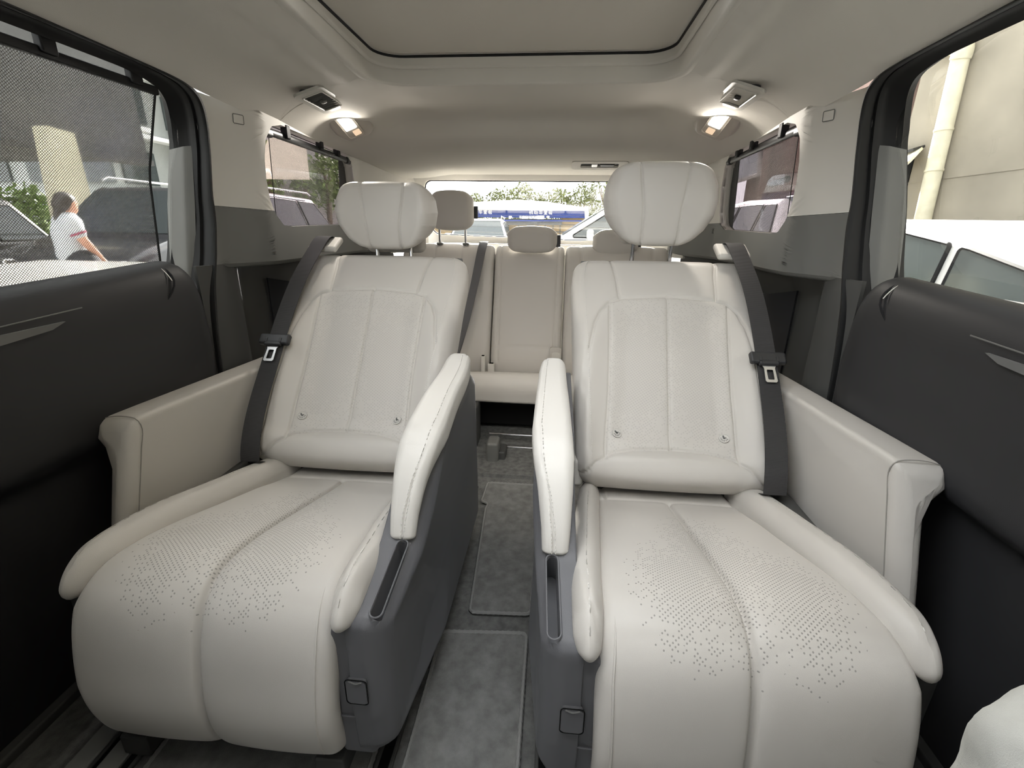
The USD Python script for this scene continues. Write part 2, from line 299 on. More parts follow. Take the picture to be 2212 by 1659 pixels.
# ------------------------------------------------------------------ upholstered pads
class Pad:
    """a closed upholstered body along a (y, z) path of its outer face; x from xl to xr; field(x - cx, l) lifts the face along its normal"""
    def __init__(s, path, xl, xr, T, cx=None, r=.02, tip=(.02, .02), corner=(.04, .04), field=None, N=150, K=110, bow=0):
        P = spline(path, 600); d = np.r_[0, np.cumsum(np.linalg.norm(np.diff(P, axis=0), axis=1))]; Ltot = d[-1]
        ends = lambda R: R*(1-np.cos(np.linspace(0, math.pi/2, 12)))
        R0, R1 = max(tip[0], corner[0]), max(tip[1], corner[1])
        l = np.unique(np.r_[ends(R0), np.linspace(R0, Ltot-R1, N), Ltot-ends(R1)]); l = l[np.r_[True, np.diff(l) > 2e-5]]
        y, z = np.interp(l, d, P[:, 0]), np.interp(l, d, P[:, 1]); ty, tz = np.gradient(y, l), np.gradient(z, l); q = np.hypot(ty, tz); ny, nz = tz/q, -ty/q
        fi = lambda v: np.interp(l, np.linspace(0, Ltot, len(v)), v) if np.ndim(v) and np.ndim(v[0]) == 0 else (np.interp(l, [a for a, b in v], [b for a, b in v]) if np.ndim(v) else np.full_like(l, v))
        XL, XR, TH = fi(xl), fi(xr), fi(T)
        def ins(dist, R): 
            t = np.clip(1-dist/R, 0, 1) if R > 0 else np.zeros_like(dist); return R*(1-np.sqrt(np.clip(1-t*t, 0, 1)))
        w = ins(l, corner[0])+ins(Ltot-l, corner[1]); hh = ins(l, tip[0])+ins(Ltot-l, tip[1])
        XL, XR = XL+w, XR-w; half = (XR-XL)/2; mid = (XR+XL)/2
        CX = np.full_like(l, 0) if cx is None else fi(cx)
        rr = np.minimum(np.minimum(r, half*.98), TH*.49)
        top = np.linspace(-1, 1, K); A = np.linspace(0, math.pi/2, 9)[1:]; rows, H = [], []
        for i in range(len(l)):
            a, R_, t0, t1 = half[i], rr[i], hh[i], max(TH[i]-hh[i]*.6, hh[i]+2*rr[i]*.3)
            R2 = min(R_, (t1-t0)*.49)
            x = [top*(a-R_)]; h = [np.full(K, t0)]
            x += [a-R_+R_*np.sin(A)]; h += [t0+R2*(1-np.cos(A))]
            x += [np.array([a]*3), a-R_+R_*np.cos(A)]; h += [np.linspace(t0+R2, t1-R2, 5)[1:4], t1-R2+R2*np.sin(A)]
            x += [np.linspace(a-R_, -(a-R_), 12)[1:-1]]; h += [np.full(10, t1)]
            x += [-(a-R_)-R_*np.sin(A), np.array([-a]*3), -(a-R_)-R_*np.cos(A)[:-1]]; h += [t1-R2*(1-np.cos(A)), np.linspace(t1-R2, t0+R2, 5)[1:4], (t0+R2-R2*np.sin(A))[:-1]]
            x, h = np.concatenate(x), np.concatenate(h); rows.append(x+mid[i]); H.append(h)
        X, H = np.array(rows), np.array(H); m = X.shape[1]; Lg = np.repeat(l[:, None], m, 1); U = X-CX[:, None]
        # the face wraps a little way round the rim: fade the field out with depth
        fade = np.clip(1-(H-hh[:, None])/np.maximum(rr[:, None], 1e-4), 0, 1)
        D = (field(U, Lg) if field else 0)*fade
        if bow: D = D+bow*(1-np.clip(np.abs(X-mid[:, None])/half[:, None], 0, 1)**2)*fade
        Y = y[:, None]+ny[:, None]*(D-H); Z = z[:, None]+nz[:, None]*(D-H)
        s.V = np.stack([X, Y, Z], -1); s.U, s.L, s.n, s.m, s.K, s.l = U, Lg, len(l), m, K, l
        v = np.vstack([s.V.reshape(-1, 3), s.V[0].mean(0)[None], s.V[-1].mean(0)[None]]); f = grid_faces(s.n, m, True); nq = len(f)
        j = np.arange(m); k = (j+1) % m
        tri = np.vstack([f[:, [0, 1, 2]], f[:, [0, 2, 3]], np.stack([np.full(m, s.n*m), k, j], 1), np.stack([np.full(m, s.n*m+1), (s.n-1)*m+j, (s.n-1)*m+k], 1)])
        t = trimesh.Trimesh(v, tri, process=False)
        if t.volume < 0: tri = tri[:, ::-1]; t = trimesh.Trimesh(v, tri, process=False)
        s.v, s.f, s.N = v, tri, np.array(t.vertex_normals)
        s.uv = np.vstack([np.stack([s.U, s.L], -1).reshape(-1, 2), [[0, 0], [0, 0]]])
        s.topmask = np.r_[((np.arange(m) < K)[None] & np.ones((s.n, 1), bool)).ravel(), [False, False]]
    def point(s, u, l, out=0.0):
        i = int(np.argmin(np.abs(s.l-l))); j = int(np.argmin(np.abs(s.U[i, :s.K]-u))); k = i*s.m+j; return s.v[k]+s.N[k]*out, s.N[k]
    def line(s, pts, n, out): return np.array([s.point(u, l, out)[0] for u, l in resample(pts, n)])
    def emit(s, sgn, parent, names, classify=None):
        """names: [(part name, material, label)] by class; classify(u, l) -> class index for the face; rim and back are class 0"""
        v, N = s.v*[sgn, 1, 1], s.N*[sgn, 1, 1]; f = s.f if sgn > 0 else s.f[:, ::-1]
        c = s.uv[s.f].mean(1); cls = np.zeros(len(f), int)
        if classify: cls = np.where(s.topmask[s.f].all(1), classify(c[:, 0], c[:, 1]), 0)
        out = []
        for i, (nm, m, lb) in enumerate(names):
            g = f[cls == i]
            if not len(g): continue
            ids, inv = np.unique(g.ravel(), return_inverse=True)
            par = parent if not nm.startswith('>') else out[0]
            out.append(put(nm.lstrip('>'), (v[ids], inv.reshape(-1, 3)), m, par, normals=N[ids], uv=s.uv[ids], label=lb))
        return out
def stitches(pad, pts, sgn, parent, step=.006, out=.0006, r=.0007):
    P = np.asarray(pts, float); n = max(4, int(np.linalg.norm(np.diff(P, axis=0), axis=1).sum()/step)*2); Q = pad.line(pts, n, out)
    base = trimesh.creation.icosphere(1); ms = []
    for a, b in zip(Q[0::2], Q[1::2]):
        d = b-a; L = np.linalg.norm(d)
        if L < 1e-5: continue
        R = frame(d/L, (0.01, .02, 1)); v = base.vertices*[r, r, max(L*.55, r)]
        ms.append(trimesh.Trimesh(v@R.T+(a+b)/2, base.faces, process=False))
    return put('stitching', sided(cat(*ms), sgn), 'stitch', parent, kind='stuff')
def groove(lines, depth=.004, w=.0035):
    def f(X, L):
        g = np.zeros_like(X)
        for ln in lines:
            for P in ((ln, [(-a, b) for a, b in ln]) if any(abs(a) > 1e-6 for a, b in ln) else (ln,)):
                d = polydist(X, L, P); g = np.minimum(g, -depth*np.exp(-(d/w)**2)-depth*.35*np.exp(-(d/(3.2*w))**2))
        return g
    return f
def text_arc(word, R, h, a0, a1):
    """letters set along an arc, tops towards the centre; in the xy plane"""
    ms = []
    for ch, a in zip(word, np.linspace(a0, a1, len(word))):
        t = meshkit.text_mesh(ch, h, .0004); t.apply_translation([-t.bounds[:, 0].mean(), -h/2, 0])
        t.apply_transform(trimesh.transformations.rotation_matrix(a+math.pi/2, [0, 0, 1], [0, 0, 0])); t.apply_translation([R*math.cos(a), R*math.sin(a), 0]); ms.append(t)
    return cat(*ms)
# ------------------------------------------------------------------ captain seats
BP = [(1.440, -.072), (1.405, -.100), (1.30, -.185), (1.15, -.328), (1.04, -.435), (.995, -.482), (.968, -.515), (.968, -.548), (.985, -.590)]
arch = [(-.205, .66), (-.208, .50), (-.203, .36), (-.192, .26), (-.178, .215), (-.155, .185), (-.12, .172), (0, .163)]
ins_side = [(-.155, .187), (-.150, .30), (-.146, .45), (-.148, .63)]
lum = [(-.205, .675), (-.17, .64), (-.13, .617), (-.08, .606), (0, .602)]
topv = [(-.128, .172), (-.136, .08), (-.15, 0)]
outer = [(-.246, 0), (-.238, .12), (-.236, .22), (-.226, .36), (-.226, .66)]
bg = groove([arch, ins_side, lum, topv], .0055, .003); bgc = groove([[(0, .163), (0, .602)]], .005, .0028)
def back_field(X, L):
    a = np.abs(X)
    wing = .020*ss(.15, .205, a)*ss(.20, .34, L)*(1-ss(.62, .70, L))
    lum_b = .014*ss(.60, .64, L)*(1-ss(.66, .71, L))*(1-(a/.22).clip(0, 1)**2)
    return bg(X, L)+bgc(X, L)+wing+lum_b-.010*(1-ss(.10, .155, a))*ss(.165, .24, L)*(1-ss(.56, .60, L))+.004*(1-(a/.2).clip(0, 1)**2)
def back_class(u, l):
    a = np.abs(u); ly = np.interp(a, [0, .08, .13, .17, .205], [.602, .606, .617, .64, .675])
    ay = np.interp(a, [0, .12, .155, .178, .192, .203, .208], [.163, .172, .185, .215, .26, .36, .50])
    iw = np.interp(l, [.187, .30, .45, .63], [.155, .150, .146, .148])
    c = np.zeros(len(u), int)
    ins = (l > ay) & (l < ly) & (a < .208)
    c[ins & (a < iw) & (u < 0)] = 1; c[ins & (a < iw) & (u >= 0)] = 2
    c[ins & (a >= iw) & (u < 0)] = 3; c[ins & (a >= iw) & (u >= 0)] = 4
    c[(l >= ly) & (a < .206)] = 5
    c[(l <= ay) & (a < np.interp(l, [0, .08, .172], [.15, .136, .128]))] = 6
    return c
CP = [(1.03, -.597), (.985, -.592), (.93, -.583), (.80, -.552), (.66, -.515), (.58, -.500), (.535, -.502), (.500, -.522), (.474, -.565), (.456, -.63), (.449, -.69), (.456, -.745), (.475, -.785), (.50, -.80)]
cl_c = [(0, .078), (0, .66+.28)]
rear_seam = [(-.20, .082), (-.10, .078), (0, .076)]
rear_ver = [(-.142, .078), (-.146, 0)]
cg = groove([rear_seam, rear_ver]); cgc = groove([cl_c], .009, .0042)
def cush_field(X, L):
    a = np.abs(X); puff = .012*(1-ss(.0, .055, .09-np.abs(a-.095)))
    return cg(X, L)+cgc(X, L)+(.010*(1-((a-.095)/.10).clip(-1, 1)**2))*ss(.09, .2, L)*(1-.6*ss(.55, .7, L))
def cush_class(u, l):
    c = np.where(u < 0, 0, 1); c = np.where(l < .077, 2, c); return c
def seam_tag(t, P, N, sgn):
    """round child-seat anchorage tag with its pictogram and lettering"""
    R = frame(N, (0, 0, 1)); P = P*[sgn, 1, 1]; N = N*[sgn, 1, 1]; R = frame(N, (0, 0, 1))
    place = lambda m, z: trimesh.Trimesh((m.vertices+[0, 0, z])@R.T+P, m.faces, process=False)
    d = trimesh.creation.revolve([(0, .0014), (.0098, .0014), (.0106, .0022), (.0114, .0020), (.0117, 0), (0, 0)], sections=40)
    o = put('child_seat_tag', place(d, 0), 'tag_grey', t, label='small round child seat anchorage tag with dark pictogram')
    put('tag_rim', place(tm(*(lambda T: (T.vertices, T.faces))(trimesh.creation.torus(.0108, .0008, 40, 8))), .0012), 'trim_grey', o)
    ic = [Polygon([(-.0035, .0068), (-.0018, .0066), (.0004, .0018), (.0042, .0026), (.0046, .0012), (.0010, -.0008), (-.0014, .0006)]), Polygon([(-.0052, .0058), (-.0042, .0060), (-.0014, -.0002), (.0016, -.0014), (.0014, -.0024), (-.0022, -.0012)])]
    im = cat(*[trimesh.creation.extrude_polygon(g, .0004, engine='earcut') for g in ic])
    tx = text_arc('ISOFIX', .0068, .0036, math.radians(190), math.radians(350))
    put('tag_print', place(cat(im, tx), .0014), 'ink', o)
def make_seat(sgn, label, dy, dx, head):
    t = thing('captain_seat', label, 'car seat', (sgn*.385+dx, .75+dy, -.86), group=None); LOC[t] = np.array([sgn*.385, .75, -.86])
    pad = Pad(BP, [(0, .160), (.1, .152), (.35, .162), (.6, .17), (.75, .175)], [(0, .668), (.1, .680), (.35, .660), (.6, .632), (.75, .618)], [(0, .085), (.3, .12), (.6, .13), (.75, .10)],
              cx=[(0, .41), (.2, .41), (.6, .385), (.75, .385)], r=.035, tip=(.045, .03), corner=(.05, .05), field=back_field, N=210, K=210)
    pad.emit(sgn, t, [('backrest', 'leather', None), ('insert_panel', 'leather_perf_back', 'finely patterned centre panel'), ('insert_panel', 'leather_perf_back', 'finely patterned centre panel'),
                      ('side_bolster', 'leather', None), ('side_bolster', 'leather', None), ('lumbar_pad', 'leather', None), ('shoulder_panel', 'leather', None)], back_class)
    for side in (-1, 1):
        stitches(pad, [(side*.236, .02), (side*.230, .2), (side*.222, .4), (side*.222, .64)], sgn, t)
    for u in (-.122, .122):
        P, N = pad.point(u, .566, .0012); seam_tag(t, P, N, sgn)
    rear = sheet([[(.18, 1.47, -.10), (.64, 1.47, -.10)], [(.19, 1.33, -.26), (.63, 1.33, -.26)], [(.20, 1.13, -.50), (.61, 1.13, -.50)], [(.21, 1.10, -.60), (.60, 1.10, -.60)]], 8, .01)
    put('back_shell', sided(rear, sgn), 'seat_back_plastic', t)
    # cushion flowing into the leg rest
    cp = Pad(CP, [(0, .225), (.08, .222), (.3, .20), (.47, .187), (.6, .182), (.8, .188)], [(0, .535), (.08, .54), (.3, .553), (.47, .57), (.58, .595), (.7, .592), (.8, .578)],
             [(0, .07), (.4, .075), (.55, .05), (.8, .045)], cx=.385, r=.020, tip=(.02, .02), corner=(.02, .025), field=cush_field, N=230, K=190)
    cp.emit(sgn, t, [('cushion_panel', 'leather_perf', 'perforated half of the cushion and leg rest'), ('cushion_panel', 'leather_perf', 'perforated half of the cushion and leg rest'), ('cushion_rear_panel', 'leather', None)], cush_class)
    for sd, lim in ((-1, (.52, .80)),):
        ed = [(sd*float(np.abs(cp.U[int(np.argmin(np.abs(cp.l-q))), :cp.K]).max() if sd > 0 else np.abs(cp.U[int(np.argmin(np.abs(cp.l-q))), :cp.K].min()))*.985, q) for q in np.linspace(*lim, 26)]
        put('edge_piping', sided(tube(cp.line(ed, 50, .0002), np.clip(np.linspace(.0002, .012, 50), 0, .0020), 6), sgn), 'leather', t)
    def bol(path, xl, xr, T, ln, **k):
        f = lambda X, L: np.minimum(0, -.0025*np.exp(-(polydist(X, L, ln)/.0025)**2))
        p = Pad(path, xl, xr, T, r=.028, field=f, N=110, K=44, bow=.008, **k)
        o = p.emit(sgn, t, [('cushion_bolster', 'leather', None)])
        for off in (-.005, .005): stitches(p, [(a+off, b) for a, b in ln], sgn, o[0])
        return p
    bol([(1.02, -.585), (.93, -.56), (.80, -.528), (.66, -.498), (.57, -.487), (.515, -.492), (.488, -.512), (.478, -.545)], [(0, .185), (.2, .165), (.42, .148), (.55, .150), (.6, .158)], [(0, .235), (.2, .215), (.42, .197), (.55, .190), (.6, .188)], .075,
        [(.183, .12), (.170, .3), (.166, .44), (.170, .5), (.186, .545)], tip=(.03, .02), corner=(.015, .012))
    bol([(1.04, -.575), (.95, -.553), (.80, -.522), (.66, -.492), (.58, -.484), (.530, -.489), (.503, -.510), (.493, -.55)], [(0, .528), (.2, .542), (.42, .552), (.5, .562), (.6, .585)], [(0, .60), (.2, .618), (.42, .628), (.5, .628), (.6, .62)], .085,
        [(.585, .15), (.602, .3), (.612, .42), (.612, .48), (.600, .54)], tip=(.03, .03), corner=(.02, .022))
    # armrest on the door side: tall padded slab
    poly = rounded(Polygon([(.672, -.355), (.752, -.358), (.755, -.395), (.722, -.425), (.712, -.66), (.672, -.66)]), .010)
    V = []
    for y, R_ in curve_extrude(poly, (.735, 1.33), .022, .02, 130):
        x, z = R_[:, 0], R_[:, 1]; sh = (z+.355)*.36*max(0, 1-(y-.735)/.4); lift = -.012*np.clip((y-.735)/.6, 0, 1)+.010*np.sin(np.clip((y-.735)/.6, 0, 1)*math.pi)
        V.append(np.stack([x-.018*ss(.9, 1.33, y), np.full_like(x, y)+sh, z+lift], 1))
    ao = put('outer_armrest', sided(loops(V), sgn), 'leather', t)
    es = [(.7515, .747, -.362), (.72, .747, -.353), (.69, .747, -.353), (.678, .747, -.356), (.6715, .747, -.364)]+[(.6712, .757+(z+.355)*.34, z) for z in np.linspace(-.38, -.62, 10)]
    put('edge_seam', sided(tube(spline(es, 40), .0009, 6), sgn), 'seam', ao)
    pc = [(.6712-.018*float(ss(.9, 1.33, np.array(y_))), y_, z_) for y_, z_ in ((1.22, -.425), (1.14, -.438), (1.06, -.458), (.99, -.485), (.93, -.525), (.90, -.56), (.885, -.60))]
    put('panel_seam', sided(tube(spline(pc, 40), .0013, 6), sgn), 'seam', ao)
    # armrest on the aisle side
    ap = Pad([(1.075, -.315), (1.06, -.292), (.98, -.296), (.88, -.306), (.78, -.322), (.72, -.340), (.672, -.378), (.643, -.422), (.622, -.468), (.616, -.488)],
             [(0, .085), (.1, .078), (.33, .076), (.40, .082), (.46, .092), (.52, .100), (.58, .104)], [(0, .135), (.1, .139), (.3, .146), (.40, .150), (.46, .149), (.52, .147), (.58, .144)],
             [(0, .055), (.2, .058), (.36, .062), (.42, .05), (.48, .035), (.58, .022)], r=.017, tip=(.012, .008), corner=(.03, .006), N=140, K=50, bow=.002,
             field=lambda X, L: -.0022*np.exp(-((X-np.interp(L, [0, .1, .33, .40, .46, .52, .58], [.096, .089, .087, .094, .109, .119, .122]))/.0016)**2))
    ai = ap.emit(sgn, t, [('inner_armrest', 'leather_pale', None)])
    lx = lambda o: [(np.interp(q, [0, .1, .33, .40, .46, .52, .58], [.096, .089, .087, .094, .109, .119, .122])+o, q) for q in np.linspace(.06, .57, 30)]
    stitches(ap, lx(.0035), sgn, ai[0])
    stitches(ap, lx(-.0025), sgn, ai[0])
    # dark console under it
    cpoly = rounded(Polygon([(.485, -.530), (.56, -.507), (.618, -.489), (.662, -.452), (.70, -.405), (.78, -.350), (1.07, -.325), (1.13, -.36), (1.16, -.70), (1.16, -.80), (.505, -.80), (.484, -.78), (.480, -.70)]), .014)
    rings = curve_extrude(cpoly, (.082, .152), .036, .004, 200, 8)
    V = [np.stack([np.full(len(R_), x)+.030*np.clip((.72-R_[:, 0])/.25, 0, 1)*(x < .18)*(1-ss(.1, .2, x)*.9), R_[:, 0], R_[:, 1]], 1) for x, R_ in rings]
    con = loops(V)
    try:
        mf = manifold3d.Manifold(manifold3d.Mesh(con.vertices.astype(np.float32), con.faces.astype(np.uint32)))
        sl = np.array([.122, .556, -.508]); ax = np.array([.006, -.117, -.034]); ax /= np.linalg.norm(ax); nz_ = np.cross([1, 0, 0], ax); nz_ *= np.sign(nz_[2]); xx = np.cross(ax, nz_)
        slot = trimesh.creation.extrude_polygon(LineString([(-.055, 0), (.055, 0)]).buffer(.0085), .085, engine='earcut')
        v = slot.vertices; sv = sl+v[:, [0]]*ax+v[:, [1]]*xx+(v[:, [2]]-.055)*nz_
        sm_ = manifold3d.Manifold(manifold3d.Mesh(sv.astype(np.float32), (slot.faces if np.linalg.det(np.stack([ax, xx, nz_])) > 0 else slot.faces[:, ::-1]).astype(np.uint32)))
        r_ = (mf-sm_).to_mesh()
        if len(r_.tri_verts): con = trimesh.Trimesh(r_.vert_properties[:, :3], r_.tri_verts, process=False)
    except Exception as e: print('slot', e)
    con = cat(con, rbox((.168, .60, -.672), (.030, .114, .128), .012, 3))
    co = put('side_console', sided(con, sgn), 'console', t, smooth=40)
    try:
        rim = np.array(LineString([(-.055, 0), (.055, 0)]).buffer(.0095).exterior.coords); P = sl+rim[:, [0]]*ax+rim[:, [1]]*xx
        P = np.array([[p[0], p[1], np.interp(p[1], [.485, .56, .618], [-.5285, -.5055, -.4875])+.0005] for p in P])
        put('slot_rim', sided(tube(np.vstack([P, P[1:2]]), .0014, 6), sgn), 'console', co)
    except Exception as e: print('rim', e)
    put('skirt_line', sided(tube([(.203, .4815, -.708), (.17, .4815, -.708), (.142, .487, -.706), (.124, .500, -.702), (.112, .53, -.70)], .0016, 6, 30), sgn), 'console', co)
    fl = put('socket_flap', sided(plate(rounded(sbox(.140, -.672, .170, -.628), .006), on_y(.483, -1), .0075), sgn), 'console', co, label='square socket cover flap')
    put('flap_gap', sided(tube([(x, .4762, z) for x, z in np.array(rounded(sbox(.1385, -.6735, .1715, -.6265), .006).exterior.coords)], .0008, 5), sgn), 'dark_gap', co)
    put('flap_lip', sided(tube([(.145, .4752, -.6285), (.15, .4747, -.630), (.155, .4747, -.6315), (.16, .4747, -.630), (.165, .4752, -.6285)], .0012, 6, 12), sgn), 'seat_back_plastic', co)
    # base
    put('seat_base', sided(cat(rbox((.39, 1.06, -.70), (.19, .05, .085), .01), rbox((.39, .80, -.70), (.17, .24, .07), .02), rbox((.39, .80, -.80), (.12, .30, .03), .01)), sgn), 'trim_dark', t)
    put('outer_cover', sided(rbox((.628, .82, -.655), (.022, .30, .105), .02, 3), sgn), 'trim_dark', t)
    for x in (.22, .56): put('slide_foot', sided(rbox((x, .80, -.835), (.025, .32, .022), .006), sgn), 'trim_dark', t)
    put('belt_guide', sided(rbox((.605, 1.442, -.058), (.045, .035, .010), .009, 3, R=frame((0, -.45, .9))), sgn), 'trim_pale', t)
    put('hinge_cover', sided(cat(rbox((.178, 1.015, -.545), (.012, .035, .035), .010, 3)), sgn), 'trim_pale', t)
    put('hinge_cover', sided(rbox((.625, 1.03, -.535), (.014, .05, .04), .010, 3), sgn), 'trim_pale', t)
    # headrest
    hx, hy, hz, lean, wing, sc, hs = head
    c_, s_ = math.cos(lean), math.sin(lean); hp = [(hy+a*hs*s_, hz+a*hs*c_) for a in (.105, .06, 0, -.06, -.105)]; hp[0] = (hp[0][0]+.012, hp[0][1]); hp[-1] = (hp[-1][0]+.018, hp[-1][1]+.004)
    prof = [(0, .118), (.02, .135), (.06, .153), (.095, .158), (.13, .150), (.165, .128), (.195, .100), (.22, .085)]
    sg = [(-.066, 0), (-.060, .06), (-.050, .13), (-.046, .22*hs+.02)]
    hg = groove([sg], .0035, .003)
    hf = lambda X, L: hg(X, L)+wing*ss(.055, .15, np.abs(X))+.008*(1-(np.abs(X)/.12).clip(0, 1)**2)+.012*np.exp(-((L-.12)/.06)**2)*(np.abs(X) < .2)
    hpad = Pad(hp, [(a*hs, hx-b*sc) for a, b in prof], [(a*hs, hx+b*sc) for a, b in prof], .085, cx=hx, r=.04, tip=(.035, .035), corner=(.035, .03), field=hf, N=90, K=110)
    ho = hpad.emit(sgn, t, [('headrest', 'leather', None), ('>wing_panel', 'leather', None), ('>wing_panel', 'leather', None)], lambda u, l: np.where(u < -np.interp(l, [0, .06, .13, .22], [.066, .06, .05, .046]), 1, np.where(u > np.interp(l, [0, .06, .13, .22], [.066, .06, .05, .046]), 2, 0)))
    put('rear_shell', sided(rbox((hx, hy+.095, hz-.035), (.095, .070, .025), .022, 3, R=frame((0, -c_, s_), (0, 0, 1))), sgn), 'leather', ho[0])
    for o in (-.055, .055): put('headrest_post', sided(tube([(hx+o, hy+.075, hz-.05), (hx+o, 1.47, -.13)], .006, 12), sgn), 'chrome', t)
    # belt webbing on the seat is a thing of its own
    b = thing('seat_belt', None, 'seat belt', (sgn*.62+dx, 1.2+dy, -.4)); LOC[b] = np.array([sgn*.62, 1.2, -.4])
    path = spline([(.607, 1.475, -.075), (.607, 1.445, -.046), (.611, 1.405, -.070), (.618, 1.32, -.135), (.620, 1.20, -.245), (.614, 1.08, -.365), (.600, .98, -.455), (.590, .935, -.51), (.592, .93, -.56)], 60)
    nrm = np.cross(np.gradient(path, axis=0), [1, 0, 0.0]); nrm /= np.linalg.norm(nrm, axis=1)[:, None]; nrm *= np.sign(nrm[:, [2]]+1e-9)
    path = path+nrm*.0135; wv = np.array([.0235, 0, 0])
    put('webbing', sided(sheet([path-wv, path, path+wv], 60, .0016), sgn), 'webbing', b)
    i = int(np.argmin(np.abs(path[:, 1]-1.135))); p0, n0 = path[i]+nrm[i]*.006, nrm[i]; R_ = frame(n0, (0, 0, 1))
    hl = put('tongue_grip', sided(rbox(p0, (.041, .0155, .008), .006, 3, R=R_), sgn), 'plastic_black', b)
    put('grip_ridge', sided(cat(*[rbox(p0+R_@[o, -.0055, .0078], (.0035, .0065, .0018), .0016, 2, R=R_) for o in (-.019, .019)], rbox(p0+R_@[0, -.014, .003], (.023, .007, .006), .005, 2, R=R_)), sgn), 'plastic_black', hl)
    tg = Polygon([(-.013, 0), (.013, 0), (.0095, -.007), (.0105, -.034), (.008, -.037), (-.008, -.037), (-.0105, -.034), (-.0095, -.007)]).difference(rounded(sbox(-.0055, -.0315, .0055, -.0105), .002))
    put('metal_tongue', sided(plate(tg, lambda a, b_, h: p0+1.3*a[:, None]*R_[:, 0]+(1.25*b_-.018)[:, None]*R_[:, 1]+(h-.001)[:, None]*R_[:, 2], .0022), sgn), 'steel', b)
    return t, b
sL, bL = make_seat(-1, 'pale grey leather captain seat on the left with a tipped, winged headrest', .0, -.004, (.400, 1.405, .024, -.03, .036, .95, 1.0))
sR, bR = make_seat(1, 'pale grey leather captain seat on the right with a tall flat headrest', -.01, .0, (.385, 1.385, .062, .03, .006, .98, 1.14))
keys(stage.GetPrimAtPath(bL), 'black seat belt with metal tongue lying over the left captain seat')
keys(stage.GetPrimAtPath(bR), 'black seat belt with metal tongue lying over the right captain seat')
# ------------------------------------------------------------------ the car body (setting)
def struct(name, mesh, m, parent=None, **k): return put(name, mesh, m, parent, kind=None if parent else 'structure', **k)
def sthing(name, loc): return thing(name, None, None, loc, kind='structure')
ZC = np.array([(-1.0, .32), (-.6, .36), (0, .380), (.6, .376), (1.0, .362), (1.30, .345), (1.5, .345), (1.66, .352), (1.72, .340), (1.77, .290), (1.82, .268), (1.95, .256), (2.12, .240), (2.30, .222)])
ZS = np.array([(-1.0, .28), (-.6, .325), (0, .345), (.6, .345), (1.0, .335), (1.26, .330), (1.5, .322), (1.63, .315), (1.76, .285), (1.9, .248), (2.12, .226), (2.30, .205)])
ZE = np.array([(-1.0, .24), (0, .300), (.6, .300), (1.0, .288), (1.14, .276), (1.38, .264), (1.88, .252), (2.30, .195)])
from scipy.interpolate import PchipInterpolator
fc, fs, fe = (PchipInterpolator(a[:, 0], a[:, 1]) for a in (ZC, ZS, ZE))
XE = lambda y: np.interp(y, [-1, 1.1, 1.4, 1.9, 2.1, 2.3], [.70, .70, .695, .70, .66, .60])
def zroof(x, y):
    a = np.abs(x); e = XE(y); c, s_, ed = fc(y), fs(y), fe(y); t = ss(.36, .54, a)
    z = c+(s_-c)*t; d = np.clip((a-.54)/(e-.54), 0, 1); z = z-(s_-ed)*d**2.2
    z = z+.006*np.exp(-((a-.475)/.022)**2)*(1-ss(1.15, 1.45, y))-.006*np.exp(-((a-.43)/.02)**2)*(1-ss(1.2, 1.4, y))
    return z
outl = Polygon([(-x, y) for x, y in [(.70, -.95), (.70, 1.1), (.695, 1.4), (.70, 1.9), (.66, 2.1), (.60, 2.27)]]+[(x, y) for x, y in [(.60, 2.27), (.66, 2.1), (.70, 1.9), (.695, 1.4), (.70, 1.1), (.70, -.95)]])
hole = rounded(sbox(-.365, .12, .365, 1.335), .07); fhole = rounded(sbox(-.36, -.88, .36, -.04), .05)
roofp = outl.difference(hole.buffer(.028)); fhole = hole.buffer(.01).intersection(sbox(-1, 0, 1, .925))
ce = sthing('ceiling', (0, .6, .38))
put('roof_skin', plate(sbox(-.80, -1.02, .80, 2.42).difference(fhole), lambda a, b, h: np.stack([a, b, zroof(np.clip(a, -.60, .60), b)+.085-.12*np.clip(np.abs(a)-.55, 0, 1)+h], 1), .01, .12), 'paint_grey', ce)
put('headliner', plate(roofp, lambda a, b, h: np.stack([a, b, zroof(a, b)+h], 1), .008, .035), 'headliner', ce, smooth=60)
def ring(d, n=260):
    P = np.array(hole.buffer(d).exterior.coords); P = P if Polygon(P).exterior.is_ccw else P[::-1]
    c = np.array([0, .7]); a = np.arctan2(*(P[:-1]-c).T[::-1]); i = np.argmin(np.abs(a+2.0)); P = np.vstack([P[i:-1], P[:i+1]]); return resample(P, n)
ZSH = .404
rp = [(-.014, 1), (-.004, 1), (-.003, .66), (.0, .60), (.004, .55), (.0055, .62), (.007, .54), (.010, .30), (.012, .06), (.016, -.03), (.023, -.04), (.032, .01)]
rc = []
for d, f_ in rp:
    P = ring(d); zr_ = zroof(P[:, 0], P[:, 1]); rc.append(np.column_stack([P, zr_+(ZSH-zr_)*f_]))
rim = tm(np.vstack(rc), grid_faces(len(rc), len(rc[0])))
if np.array(rim.face_normals)[len(rim.faces)//4][2] > .2: rim.faces = rim.faces[:, ::-1]
fr = sthing('trim_1', (0, .7, .37)); put('sunroof_frame', rim, 'headliner', fr, smooth=40)
P = ring(-.004); put('frame_seal', tube(np.column_stack([P, np.full(len(P), ZSH-.002)]), .0035, 6), 'rubber', fr)
put('sunroof_shade', plate(hole.buffer(.03).intersection(sbox(-1, .915, 1, 2)), lambda a, b, h: np.stack([a, b, ZSH+.001+h], 1), .008), 'shade_cloth', label='flat grey fabric shade closing the sunroof opening in the ceiling', cat='sunshade')
w4 = sthing('window_4', (0, .5, .45)); put('pane', plate(fhole.buffer(.03), lambda a, b, h: np.stack([a, b, .455+h], 1), .004), 'glass_roof', w4)
